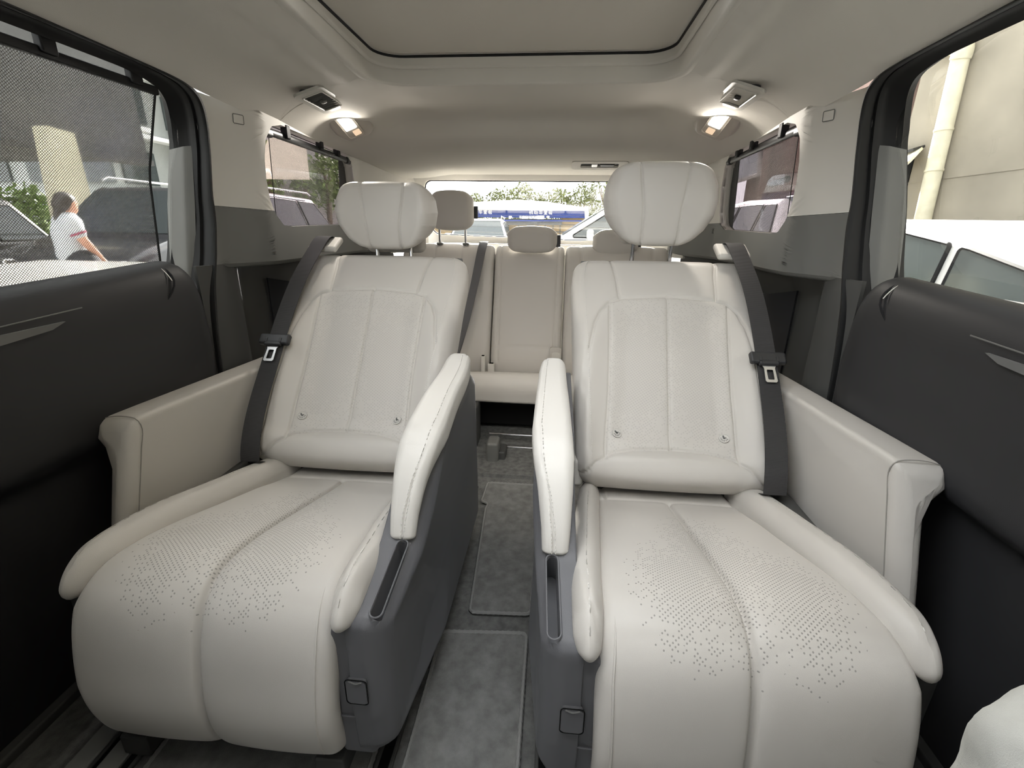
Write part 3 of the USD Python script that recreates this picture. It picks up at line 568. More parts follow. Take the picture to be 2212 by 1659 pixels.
# floor
FZ = -.86
struct('floor', cat(plate(sbox(-.82, -1.2, .82, 1.50), on_z(FZ, -1), .03), sheet([[(-.82, 1.47, FZ), (.82, 1.47, FZ)], [(-.82, 1.475, FZ+.012), (.82, 1.475, FZ+.012)], [(-.82, 2.05, FZ+.03), (.82, 2.05, FZ+.03)], [(-.82, 2.4, FZ+.03), (.82, 2.4, FZ+.03)]], 12, .02)), 'carpet')
def side_x(y, z):
    x = np.interp(y, [1.0, 1.10, 1.165, 1.23, 1.30, 1.40, 1.65, 1.88, 1.98, 2.15, 2.30], [.770, .757, .750, .722, .693, .694, .706, .716, .715, .665, .585])
    return x-.10*np.clip(z-.05, 0, 1)*ss(1.45, 1.6, -y+2.9)*0-.055*np.clip(z-.04, 0, .3)
qwin = rounded(Polygon([(1.40, .264), (1.352, .252), (1.318, .215), (1.305, .165), (1.304, .115), (1.313, .065), (1.335, .025), (1.368, -.003), (1.42, -.006), (1.86, .002), (1.915, .02), (1.935, .06), (1.94, .15), (1.925, .22), (1.88, .258)]), .012)
tone = lambda y: np.interp(y, [1.1, 1.3, 2.3], [.042, .036, .02])
up = Polygon([(1.161, .042), (1.30, .036), (2.29, .02), (2.29, .30), (1.085, .30), (1.109, .275), (1.143, .245), (1.158, .20), (1.161, .15)])
low = Polygon([(1.161, .0412), (1.30, .0352), (2.29, .0192), (2.29, -.10), (1.130, -.10), (1.142, -.06)])
def roofcut(p): return p.intersection(Polygon([(y, float(fe(y))+.012) for y in np.linspace(1.05, 2.29, 60)]+[(2.29, -.2), (1.05, -.2)]))
for s, side, n in ((-1, 'left', 2), (1, 'right', 3)):
    mp = lambda a, b, h: np.stack([s*(side_x(a, b)+h), a, b], 1)
    t = sthing(f'trim_{n}', (s*.72, 1.6, 0))
    put('pillar_trim', plate(roofcut(up).difference(qwin), mp, .012, .03), 'trim_pale', t, label='pale upper pillar and window surround', smooth=50)
    put('trim_backing', plate(Polygon([(1.162, .03), (2.28, .01), (2.28, .03), (1.162, .055)]).difference(qwin.buffer(.003)), lambda a, b, h: np.stack([s*(side_x(a, b)+.006+h), a, b], 1), .012, .03), 'trim_dark', t)
    put('lower_trim', plate(low.difference(qwin), mp, .012, .03), 'trim_grey', t, label='grey lower window surround', smooth=50)
    rg = np.array(qwin.exterior.coords); P = np.stack([s*(side_x(rg[:, 0], rg[:, 1])+.004), rg[:, 0], rg[:, 1]], 1)
    # reveal of the opening, widening to the glass
    A = resample(P, 160); B = A+[s*.035, 0, 0]; put('window_reveal', tm(np.vstack([A, B]), grid_faces(2, 160)), 'trim_pale', t, smooth=60)
    cx, cy, cz = .676, 1.243, .248
    hk = rbox((s*(side_x(1.243, .248)-.001), 1.243, .248), (.0125, .010, .002), .003, 2, R=frame((-s*.9, -.45, -.1)))
    put('hook_cover', cat(hk), 'trim_pale', t, label='small oblong cover flap on the pillar')
    P = np.array(rounded(sbox(-.0132, -.0107, .0132, .0107), .003).exterior.coords); Rf = frame((-s*.9, -.45, -.1))
    put('cover_gap', tube([np.array([s*(side_x(1.243, .248)-.0022), 1.243, .248])+Rf@[a, b, 0] for a, b in P], .0008, 5), 'trim_grey', t)
    # quarter window
    w = sthing(f'window_{1 if s < 0 else 2}', (s*.74, 1.62, .13))
    put('pane', plate(qwin.buffer(.02), lambda a, b, h: np.stack([s*(side_x(a, b)+.042+h), a, b], 1), .004, .05), 'glass_privacy', w)
    rg = np.array(qwin.buffer(.004).exterior.coords); P = np.stack([s*(side_x(rg[:, 0], rg[:, 1])+.036), rg[:, 0], rg[:, 1]], 1)
    put('window_seal', tube(np.vstack([P, P[1:2]]), .0055, 6), 'rubber', w)
    put('rear_band', plate(qwin.intersection(sbox(1.885, -.1, 2.1, .3)), lambda a, b, h: np.stack([s*(side_x(a, b)+.034+h), a, b], 1), .004), 'rubber', w)
    # body below the window ledge
    wl = sthing(f'wall_{side}', (s*.78, 1.6, -.4))
    led = lambda z, d: [(s*(side_x(y, -.1)+d), y, z) for y in np.linspace(1.135, 2.29, 40)]
    put('ledge', sheet([led(-.098, 0), led(-.108, .006), led(-.112, .018), led(-.112, .06), led(-.118, .10)], 60, .008, side=s), 'trim_grey', wl, smooth=50)
    put('lower_panel', sheet([[(s*.765, 1.08, -.10), (s*.765, 1.08, -.86)], [(s*.752, 1.12, -.10), (s*.752, 1.12, -.86)], [(s*.752, 1.20, -.10), (s*.752, 1.20, -.86)], [(s*.770, 1.235, -.10), (s*.770, 1.235, -.86)], [(s*.80, 1.27, -.10), (s*.80, 1.27, -.86)], [(s*.80, 1.9, -.10), (s*.78, 1.9, -.86)], [(s*.66, 2.2, -.10), (s*.62, 2.2, -.86)]], 20, .01, 60, side=-s), 'trim_dark', wl, smooth=60)
    put('speaker_panel', sided(sheet([[(.79, 1.40, -.16), (.79, 1.40, -.60)], [(.735, 1.47, -.18), (.735, 1.47, -.60)], [(.72, 1.75, -.18), (.72, 1.75, -.60)], [(.70, 2.1, -.14), (.68, 2.1, -.60)]], 10, .01, 30, side=-1), s), 'door_black', wl, smooth=60)
    put('d_pillar', sided(sheet([[(.66, 2.17, .24), (.66, 2.17, -.12)], [(.60, 2.27, .225), (.60, 2.27, -.12)], [(.535, 2.36, .24), (.535, 2.38, -.15)]], 12, .012, 12, side=-1), s), 'trim_pale', wl, smooth=50)
    # sliding door
    d = sthing(f'door_{1 if s < 0 else 2}', (s*.80, .55, -.3))
    S = [(.705, -.1, .302), (.704, .6, .302), (.703, .93, .296), (.700, 1.06, .288), (.706, 1.115, .275), (.718, 1.148, .245), (.730, 1.163, .20), (.738, 1.166, .15), (.750, 1.165, .041), (.750, 1.145, -.06), (.752, 1.115, -.17), (.757, 1.095, -.35), (.76, 1.085, -.6), (.76, 1.085, -.86)]
    G = [(.745, -.1, .288), (.745, .6, .288), (.745, .95, .286), (.748, 1.03, .278), (.770, 1.092, .262), (.790, 1.122, .235), (.808, 1.142, .205), (.820, 1.150, .165), (.842, 1.135, .04), (.852, 1.118, -.06), (.86, 1.09, -.17), (.81, 1.07, -.35), (.80, 1.06, -.6), (.80, 1.06, -.86)]
    _k = np.linspace(0, 13, 150); S_, G_ = (np.stack([PchipInterpolator(np.arange(14), np.array(q)[:, c])(_k) for c in range(3)], 1) for q in (S, G))
    lay = [S_, S_*.93+G_*.07+[-.010, -.010, -.006], S_*.82+G_*.18+[-.012, -.012, -.006], S_*.70+G_*.30, S_*.62+G_*.38+[-.005, -.005, 0], S_*.5+G_*.5+[-.004, -.004, 0], S_*.42+G_*.58+[.004, .004, 0], G_+[-.004, -.004, -.004], G_, G_+[.012, .004, .004]]
    put('door_seal', sided(tm(np.vstack(lay), grid_faces(len(lay), 150)), s), 'rubber', d, smooth=50)
    put('frame_trim', sided(sheet([[(.775, 1.156, .175), (.788, 1.146, .04), (.80, 1.118, -.14)], [(.790, 1.146, .172), (.805, 1.134, .04), (.812, 1.104, -.14)], [(.826, 1.146, .165), (.848, 1.130, .04), (.857, 1.102, -.14)]], 16, .004, 12), s), 'trim_grey', d, smooth=50)
    put('pane', sided(sheet([[(.858, -.1, -.13), (.858, 1.13, -.13)], [(.835, -.1, .10), (.835, 1.17, .10)], [(.765, -.1, .295), (.765, 1.12, .295)]], 30, .004, 12), s), 'glass_door', d, smooth=60)
    sec = [(.856, -.118), (.846, -.096), (.825, -.084), (.800, -.083), (.780, -.092), (.765, -.112), (.755, -.150), (.750, -.22), (.748, -.30), (.752, -.36), (.764, -.405), (.786, -.425), (.792, -.46), (.788, -.62), (.79, -.86)]
    sec = spline(sec, 60); rows = []
    for y in list(np.linspace(-.1, 1.02, 40))+[1.035, 1.050, 1.062, 1.072, 1.078, 1.080]:
        dd = max(0, y-1.02); dz = .05*(1-math.sqrt(max(0, 1-(dd/.061)**2))); r_ = sec.copy(); r_[:, 1] -= (.008+.065*(1.02-min(y, 1.02)))*np.clip((r_[:, 1]+.45)/.33, 0, 1); r_[:, 1] -= dz*np.clip((r_[:, 1]+.3)/.2, 0, 1); r_[:, 0] += .6*dz
        rows.append(np.column_stack([r_[:, 0], np.full(60, y), r_[:, 1]]))
    put('door_panel', sided(sheet(rows, 60, .006), s), 'door_black', d, smooth=60)
    dzy = lambda y, z: (.008+.065*(1.02-min(y, 1.02)))*float(np.clip((z+.45)/.33, 0, 1))
    pr = lambda y, z: (float(np.interp(-z, -sec[:, 1][12:], sec[:, 0][12:]))-.0015, y, z-dzy(y, z))
    put('panel_seam', sided(tube(spline([(.822, 1.005, -.0915), (.79, 1.000, -.0935), pr(.99, -.115), pr(.955, -.155), pr(.88, -.198), pr(.80, -.238), pr(.71, -.27), pr(.60, -.295), pr(.3, -.33)], 60), .0022, 6), s), 'door_low', d)
    put('stitching', sided(tube([(.822, .998, -.091), (.79, .993, -.093), pr(.984, -.113)], .0010, 5, 12), s), 'stitch', d)
    put('upper_pad', sided(sheet([[(x, y, z-dzy(y, z)) for y in np.linspace(-.1, y1, 12)] for x, y1, z in ((.815, .79, -.0805), (.79, .795, -.083), (.768, .79, -.098), (.7575, .775, -.122), (.760, .77, -.128))], 20, .006, 20), s), 'door_black', d, smooth=60)
    put('pad_stitching', sided(tube([pr(-.1, -.1235)-np.array([.003, 0, 0]), pr(.765, -.1245)-np.array([.003, 0, 0])], .0012, 5), s), 'trim_grey', d)
    hp = [(.68, -.150), (.735, -.160), (.715, -.166), (.60, -.178), (-.05, -.23), (-.05, -.19)]
    put('grab_handle', sided(plate(Polygon([(.40, -.176), (.725, -.166), (.70, -.176), (.40, -.206)]), lambda a, b, h: np.stack([.742-h*0+h*.5, a, b], 1), .012), s), 'seat_back_plastic', d, label='slim grey grab handle strip')
    put('handle_recess', sided(plate(Polygon([(.42, -.210), (.70, -.182), (.60, -.235), (.42, -.28)]), lambda a, b, h: np.stack([np.interp(-b, -sec[:, 1][12:], sec[:, 0][12:])-.002+h, a, b], 1), .002), s), 'trim_dark', d)
    put('sill_plate', sided(rbox((.80, .5, -.853), (.035, .62, .012), .006), s), 'trim_dark', d)
# front of the cabin, behind the camera: sides with windows, windscreen, dashboard
for s, side in ((-1, 'left'), (1, 'right')):
    p = Polygon([(-.1, .30), (-.1, -.86), (-1.5, -.86), (-1.9, -.15), (-1.0, .30)]).difference(Polygon([(-.22, .25), (-.22, -.10), (-1.55, -.12), (-1.0, .24)]))
    w = sthing(f'window_{5 if s < 0 else 6}', (s*.78, -.8, 0))
    put('front_door', plate(p, lambda a, b, h: np.stack([s*(.79-.25*np.clip(b, 0, 1)+h), a, b], 1), .03, .1), 'trim_dark', w)
    put('pane', plate(Polygon([(-.2, .27), (-.2, -.12), (-1.6, -.14), (-1.0, .26)]), lambda a, b, h: np.stack([s*(.81-.25*np.clip(b, 0, 1)+h), a, b], 1), .004), 'glass_front', w)
wf = sthing('window_7', (0, -1.45, .1)); put('pane', sheet([[(-.70, -1.0, .30), (.70, -1.0, .30)], [(-.78, -1.95, -.16), (.78, -1.95, -.16)]], 12, .005, 12), 'glass_front', wf)
struct('added_front_seats_dash', cat(*[rbox((x_, y_, -.30), (.29, .07, .40), .06, 3) for x_, y_ in ((-.45, -.13), (.45, -.32))], *[rbox((x_, y_, .16), (.15, .05, .09), .045, 3) for x_, y_ in ((-.45, -.18), (.45, -.37))], rbox((0, -1.75, -.55), (.80, .30, .32), .06), rbox((0, -1.9, -.2), (.8, .12, .05), .04)), 'trim_dark')  # unseen seat backs and headrests, added to block low front light; plus the dashboard
# rear hatch
rw = sthing('window_3', (0, 2.35, .1))
rwp = rounded(Polygon([(-.525, .205), (.525, .205), (.56, .02), (.50, -.055), (.15, -.058), (0, -.045), (-.16, -.048), (-.5, -.04), (-.56, .02)]), .035)
hx_ = lambda b: 2.40-.45*np.clip(b, -.2, .3)
put('pane', plate(rwp.buffer(.01), lambda a, b, h: np.stack([a, hx_(b)+.03+h, b], 1), .004), 'glass_rear', rw)
put('hatch_trim', plate(Polygon([(-.66, .30), (.66, .30), (.66, -.9), (-.66, -.9)]).difference(rwp), lambda a, b, h: np.stack([a, hx_(b)+h, b], 1), .02, .06), 'trim_pale', rw, smooth=50)
P = np.array(rwp.exterior.coords); P = np.stack([P[:, 0], hx_(P[:, 1])+.018, P[:, 1]], 1); A = resample(P, 200)
put('glass_edge', tube(A, .004, 6), 'rubber', rw)
for i in range(9):
    z = .185-.026*i; q = np.linspace(-.50, .50, 12); put('heating_wire', tube([(x, hx_(z)+.029, z+.002*math.sin(6*x)) for x in q], .0006, 4), 'trim_grey', rw)
put('rear_sunblind_housing', rbox((0, 2.335, -.10), (.50, .03, .025), .015), 'trim_pale', rw)
# ------------------------------------------------------------------ blinds
bl = thing('door_blind', 'open-weave black mesh blind drawn up over the left door window', 'blind', (-.81, .5, .1))
bx = lambda z: np.interp(z, [-.12, .10, .285], [.838, .815, .752])
put('blind_cloth', mirror(tm(np.array([[(bx(z), y, z) for y in np.linspace(-.05, 1.055, 12)] for z in np.linspace(-.13, .262, 14)]).reshape(-1, 3), grid_faces(14, 12))), 'blind_mesh', bl, smooth=True)
put('side_hem', mirror(tube([(bx(z)-.001, 1.056, z) for z in np.linspace(-.12, .262, 14)], .0024, 6)), 'rubber', bl)
put('top_bar', mirror(rbox((bx(.262)-.004, .51, .264), (.006, .548, .0085), .004, 2)), 'rubber', bl)
for y in (.62, .83, 1.0): put('hook', mirror(rbox((bx(.275)-.004, y, .278), (.008, .014, .016), .004)), 'rubber', bl)
for s in (-1, 1):
    b = thing('quarter_blind', 'grey mesh blind hanging from its bar in the left quarter window' if s < 0 else 'grey mesh blind hanging from its bar in the right quarter window', 'blind', (s*.70, 1.62, .13))
    X = lambda y, z: side_x(y, z)+.012
    Y, Z = np.linspace(1.352, 1.89, 14), np.linspace(-.02, .232, 10)
    put('blind_cloth', sided(tm(np.array([[(X(y, z), y, z) for y in Y] for z in Z]).reshape(-1, 3), grid_faces(10, 14)), s), 'blind_fine', b, smooth=True)
    put('side_hem', sided(tube([(X(1.352, z)-.001, 1.352, z) for z in Z], .0011, 5), s), 'rubber', b)
    yy = np.linspace(1.352, 1.90, 16); bar = [np.array([(X(y, .238)-.002+.006*math.cos(w), y, .239-.004*(y-1.35)+.0105*math.sin(w)) for w in np.linspace(0, 2*math.pi, 16, endpoint=False)]) for y in yy]
    put('top_bar', sided(loops(bar), s), 'plastic_black', b)
    for y in (1.345, 1.905): put('bar_end', sided(rbox((X(y, .238)-.002, y, .236), (.010, .018, .012), .008, 3), s), 'plastic_black', b)
    for y, h in ((1.435, .018), (1.66, .014), (1.80, .016)): put('clip', sided(rbox((X(y, .255)-.006, y, .252), (.010, .011, h), .004), s), 'rubber', b)
LAMP = 55.0
# ------------------------------------------------------------------ ceiling lamps, vents, belt outlet
for s in (-1, 1):
    t = thing('reading_lamp', 'lit hooded reading lamp in the ceiling over the left rear seats' if s < 0 else 'lit hooded reading lamp in the ceiling over the right rear seats', 'lamp', (s*.575, 1.63, .315))
    c = np.array([s*.575, 1.615, .318]); R = frame((-s*.30, -.52, -.80), (0, 1, 0)); L = lambda a, b, h: c+R@np.array([a, b, h])
    mp = lambda a, b, h: c+np.stack([a, b, h], 1)@R.T
    base = Polygon([(-.052, -.068), (.052, -.068), (.058, .03), (.040, .072), (-.040, .072), (-.058, .03)])
    hood = rounded(base, .022).difference(rounded(Polygon([(-.040, -.05), (.040, -.05), (.040, .045), (-.040, .045)]), .015))
    V = [np.column_stack([resample(np.array(rounded(base, .022).buffer(d).exterior.coords), 80)[:-1], np.full(79, h)]) for d, h in ((.012, -.012), (.008, -.002), (.0, .010), (-.006, .014), (-.014, .0145))]
    put('housing', loops([v@R.T+c for v in V]), 'lamp_plastic', t, smooth=60)
    put('lens', rbox(L(.004, -.006, .0150), (.020, .028, .004), .0035, 3, R=R), 'lamp_on', t, label='glowing white lamp lens')
    put('lens_glow', rbox(L(.004*s, .040, .0150), (.012, .010, .003), .0028, 3, R=R), 'lamp_glow', t)
    put('switch', rbox(L(.004, -.044, .0145), (.022, .007, .003), .0028, 3, R=R), 'trim_pale', t)
    put('lens_bezel', tube([L(a, b, .0150) for a, b in np.array(rounded(sbox(-.024, -.056, .030, .054), .010).exterior.coords)], .0022, 6), 'lamp_plastic', t)
    sl_ = UsdLux.DiskLight.Define(stage, t+'/bulb'); sl_.CreateRadiusAttr(.02); sl_.CreateIntensityAttr(LAMP); sl_.CreateColorAttr(Gf.Vec3f(1, .93, .84))
    q_ = L(.004, -.006, .024)-LOC[t]; sl_.AddTransformOp().Set(Gf.Matrix4d(*R[:, 0], 0, *(-R[:, 1]), 0, *(-R[:, 2]), 0, *map(float, q_), 1))
    v = thing('air_vent', 'oblong ceiling air vent with its slats shut, beside the left reading lamp' if s < 0 else 'ceiling air vent with open pale slats and dark knob, beside the right reading lamp', 'air vent', (s*.545, 1.385, .325))
    c = np.array([s*.545, 1.385, .3235]); R = np.stack([np.array([s*.95, 0, -.28]), np.array([.06*s, .998, .02]), np.array([-s*.30, .03, -.95])], 1); R /= np.linalg.norm(R, axis=0)
    if s < 0: R[:, 0] *= 1
    L = lambda a, b, h: c+R@np.array([a, b, h]); Lm = lambda a, b, h: c+np.stack([a, b, h], 1)@R.T
    fr_ = rounded(sbox(-.042, -.10, .042, .10), .014); op = rounded(sbox(-.028, -.072, .028, .072), .006)
    put('vent_frame', plate(fr_.difference(op), Lm, .006, None), 'vent_slat', v)
    put('vent_rim', tube([L(a, b, .006) for a, b in np.array(op.exterior.coords)], .0025, 6), 'vent_slat', v)
    put('duct', plate(op.buffer(.002), lambda a, b, h: Lm(a, b, h-.012), .004), 'plastic_black', v)
    for k in range(8):
        b0 = -.062+.0177*k
        tilt = frame((0, 0, 1), (0, 1, 0)) if True else None
        th = .25 if s > 0 else .9; Rs = R@np.array([[1, 0, 0], [0, math.cos(th), -math.sin(th)], [0, math.sin(th), math.cos(th)]])
        put('slat', rbox(L(0, b0, .000), (.027, .0078 if s > 0 else .0084, .0012), .001, 1, R=Rs), 'vent_slat' if s > 0 else 'trim_dark', v)
    put('knob', rbox(L(0, .0, .006), (.008, .008, .005), .004, 2, R=R), 'plastic_black' if s > 0 else 'trim_grey', v)
o = thing('belt_outlet', 'small recessed plastic belt outlet in the rear ceiling edge above the rear window', 'belt outlet', (.26, 2.06, .245))
c = np.array([.262, 2.055, float(zroof(.262, 2.055))-.003]); R = frame((0, -.25, -.97), (0, 1, 0)); Lm = lambda a, b, h: c+np.stack([a, b, h], 1)@R.T
op = rounded(sbox(-.075, -.020, .075, .020), .008)
put('outlet_frame', plate(rounded(sbox(-.11, -.04, .11, .04), .015).difference(op), Lm, .006), 'trim_pale', o)
put('outlet_recess', plate(op.buffer(.003), lambda a, b, h: Lm(a, b, h-.006), .004), 'plastic_black', o)
put('belt_tongue', cat(*[rbox(c+R@np.array([a, 0, .003]), hh, .003, 2, R=R) for a, hh in ((.02, (.012, .014, .004)),)]), 'steel', o)
put('belt_stub', rbox(c+R@np.array([-.03, .002, .002]), (.028, .012, .004), .003, 2, R=R), 'plastic_black', o)
# ------------------------------------------------------------------ floor things
def floor_mat(poly, label, hgt=.008):
    t = thing('floor_mat', label, 'floor mat', (*np.array(Polygon(poly).centroid.coords[0]), FZ)); p = rounded(Polygon(poly), .012)
    put('pile', plate(p, on_z(FZ), hgt), 'mat_pile', t); P = np.array(p.exterior.coords)
    q = resample(P, max(60, int(p.length/.004))); r = .0042+.0007*np.sin(np.arange(len(q))*2.1)
    put('edge_binding', tube(np.column_stack([q, np.full(len(q), FZ+.0075)]), r, 6), 'binding', t); return t
floor_mat([(-.106, -.2), (.080, -.2), (.076, .796), (-.112, .782)], 'dark grey carpet floor mat in the aisle, nearest the camera')
floor_mat([(-.060, .842), (.080, .850), (.085, 1.42), (-.10, 1.42), (-.104, 1.30), (-.080, 1.29), (-.085, 1.26)], 'dark grey carpet floor mat in the aisle between the seat consoles')
floor_mat([(-.162, -.2), (-.530, -.2), (-.535, 1.0), (-.170, 1.0)], 'dark grey carpet floor mat in front of the left captain seat')
floor_mat([(.160, -.2), (.530, -.2), (.535, 1.0), (.165, 1.0)], 'dark grey carpet floor mat in front of the right captain seat')
for x, w_, lb in ((-.146, .009, 'black floor rail slot left of the aisle mat'), (.118, .006, 'black floor rail slot right of the aisle mat'), (-.570, .0065, 'black floor rail slot beside the left seat mat'), (-.617, .0065, 'outermost black floor rail slot by the left door'), (.617, .0065, 'black floor rail slot by the right door')):
    t = thing('floor_rail', lb, 'rail', (x, .4, FZ)); put('slot', cat(rbox((x, .4, FZ+.002), (w_, 1.0, .0022), .002)), 'dark_gap', t)
    for o_ in (-1, 1): put('rail_lip', rbox((x+o_*(w_+.003), .4, FZ+.003), (.0035, 1.0, .0035), .002), 'trim_dark', t)
for x in (-.596, -.648): struct('floor', rbox((x, .4, FZ+.003), (.018, 1.0, .006), .004), 'binding')
# ------------------------------------------------------------------ rear bench
rb = thing('rear_bench', 'pale grey leather rear bench seat behind the aisle, its middle headrest lowered', 'car seat', (0, 1.9, -.83))
def bp(x0, x1, nm, seams, T=.12): 
    g = groove(seams, .004, .004) if seams else None
    p = Pad([(2.215, -.070), (2.185, -.085), (2.10, -.25), (2.02, -.45), (1.985, -.56), (1.99, -.64)], x0, x1, T, cx=(x0+x1)/2, r=.022, tip=(.03, .02), corner=(.02, .02), field=g, N=70, K=60, bow=.006)
    return p.emit(1, rb, [(nm, 'leather', None)])[0]
bp(-.60, -.176, 'seat_back', [[(.16, .0), (.15, .25), (.05, .5)], [(.06, 0), (.06, .6)]])
mb = bp(-.170, .142, 'middle_back', [[(.13, 0), (.125, .56)], [(-.14, .50), (0, .495), (.14, .50)]])
bp(.148, .60, 'seat_back', [[(.16, .0), (.15, .25), (.10, .5)]])
cpth = [(2.03, -.632), (1.95, -.618), (1.85, -.590), (1.79, -.565), (1.755, -.565), (1.735, -.585), (1.728, -.62), (1.735, -.675)]
for x0, x1 in ((-.60, -.302), (-.297, .30), (.305, .60)): Pad(cpth, x0, x1, .10, r=.02, tip=(.02, .02), corner=(.03, .02), N=60, K=40, bow=.008, cx=(x0+x1)/2).emit(1, rb, [('seat_cushion', 'leather', None)])
def hr(cx, cz, w, h, y, posts, tab):
    pr_ = [(0, w*.42), (.02, w*.47), (.04, w*.5), (h-.02, w*.5), (h+.02, w*.47)]
    p = Pad([(y+.02, cz+h/2), (y, cz+h/2-.012), (y-.004, cz), (y+.01, cz-h/2+.01), (y+.028, cz-h/2)], [(a, cx-b) for a, b in pr_], [(a, cx+b) for a, b in pr_], .07, cx=cx, r=.03, tip=(.025, .025), corner=(.03, .028), N=50, K=40, bow=.01)
    o_ = p.emit(1, rb, [('headrest', 'leather', None)])[0]
    put('pull_tab', rbox((cx+w/2+.004, y+.045, cz-.005), (.012, .004, .026), .003), 'plastic_black', o_)
    for px in posts:
        put('headrest_post', tube([(cx+px, y+.05, cz-h/2+.02), (cx+px, y+.055, -.10)], .006, 10), 'chrome', rb)
        put('post_collar', rbox((cx+px, y+.055, -.075), (.014, .014, .006), .005), 'trim_grey', rb)
hr(-.363, .066, .192, .165, 2.13, (-.066, .054), 1); hr(-.004, -.050, .220, .112, 2.12, (), 1); hr(.365, -.060, .20, .115, 2.16, (), 1)
put('tether_slot', plate(rounded(sbox(.095, -.615, .142, -.495), .01), on_y(1.988, -1), .012), 'leather', rb)
put('slot_cover', plate(rounded(sbox(.104, -.600, .140, -.515), .008), on_y(1.976, -1), .006), 'trim_pale', rb)
put('bench_leg', cat(rbox((-.215, 1.72, -.76), (.035, .05, .09), .012)), 'trim_dark', rb); put('bench_leg', rbox((-.105, 1.60, -.815), (.024, .04, .045), .014), 'trim_grey', rb); put('bench_leg', rbox((.35, 1.75, -.76), (.04, .05, .09), .012), 'trim_dark', rb)
put('leg_bracket', cat(rbox((-.075, 1.62, -.835), (.018, .04, .022), .008)), 'trim_dark', rb)
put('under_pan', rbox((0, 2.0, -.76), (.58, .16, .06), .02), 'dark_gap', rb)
for x0, x1, y, z in ((-.135, .45, 1.70, -.793), (-.088, .45, 1.68, -.838)): put('slide_bar', tube([(x0, y, z), (x1, y, z)], .0045, 10), 'chrome', rb)
for x, z, lb, wd in ((-.196, -.585, 'pale belt buckle on a strap between the rear seat backs, the left of the pair', .010), (-.160, -.600, 'pale belt buckle standing in the rear seat gap, the right of the pair', .015)):
    t = thing('belt_buckle', lb, 'belt buckle', (x, 1.95, -.66))
    put('buckle_body', rbox((x, 1.945, z), (wd, .012, .032 if wd > .012 else .050), .005), 'trim_pale', t); put('buckle_slot', rbox((x, 1.944, z+(.032 if wd > .012 else .05)), (wd*.6, .006, .002), .001), 'dark_gap', t)
    put('strap', rbox((x, 1.962, z-.035), (wd*.8, .004, .04), .002), 'trim_dark', t)
t = thing('rear_seat_belt', 'dark grey belt strap hanging across the left part of the rear bench', 'seat belt', (-.28, 2.1, -.3))
pts = spline([(-.226, 2.20, -.062), (-.228, 2.165, -.080), (-.245, 2.09, -.20), (-.275, 2.01, -.37), (-.300, 1.965, -.50), (-.312, 1.955, -.55)], 30); w_ = np.interp(np.linspace(0, 1, 30), [0, .7, 1], [.020, .016, .004])
put('webbing', sheet([pts-[[a, .004, 0] for a in w_], pts, pts+[[a, -.004, 0] for a in w_]], 30, .0015), 'webbing_grey', t)
# ------------------------------------------------------------------ the knee beside the camera
kn = thing('person', 'bent knee in pale grey trousers in the lower right corner', 'person', (.60, .30, FZ))
J = dict(hip=((.70, -.12, -.40), .095), mid=((.645, .10, -.385), .090), knee=((.556, .288, -.425), .076), shin=((.560, .305, -.62), .060), ankle=((.57, .32, -.80), .050))
b = hull_chain(J, [('hip', 'mid'), ('mid', 'knee'), ('knee', 'shin'), ('shin', 'ankle')], .010, 14)
v = b.vertices; nn = np.array(b.vertex_normals); q = v@np.array([.5, .62, .6]); b.vertices = v+nn*(ss(-.2, .3, v[:, 1])*.0022*np.sin(q*120+5*np.sin(v[:, 0]*21))+.012*(meshkit.fbm(v*14)-.5))[:, None]
put('trouser_leg', b, 'cloth_pale', kn, smooth=60)
put('shoe', cat(rbox((.575, .33, FZ+.035), (.045, .10, .035), .03, 3)), 'plastic_black', kn)
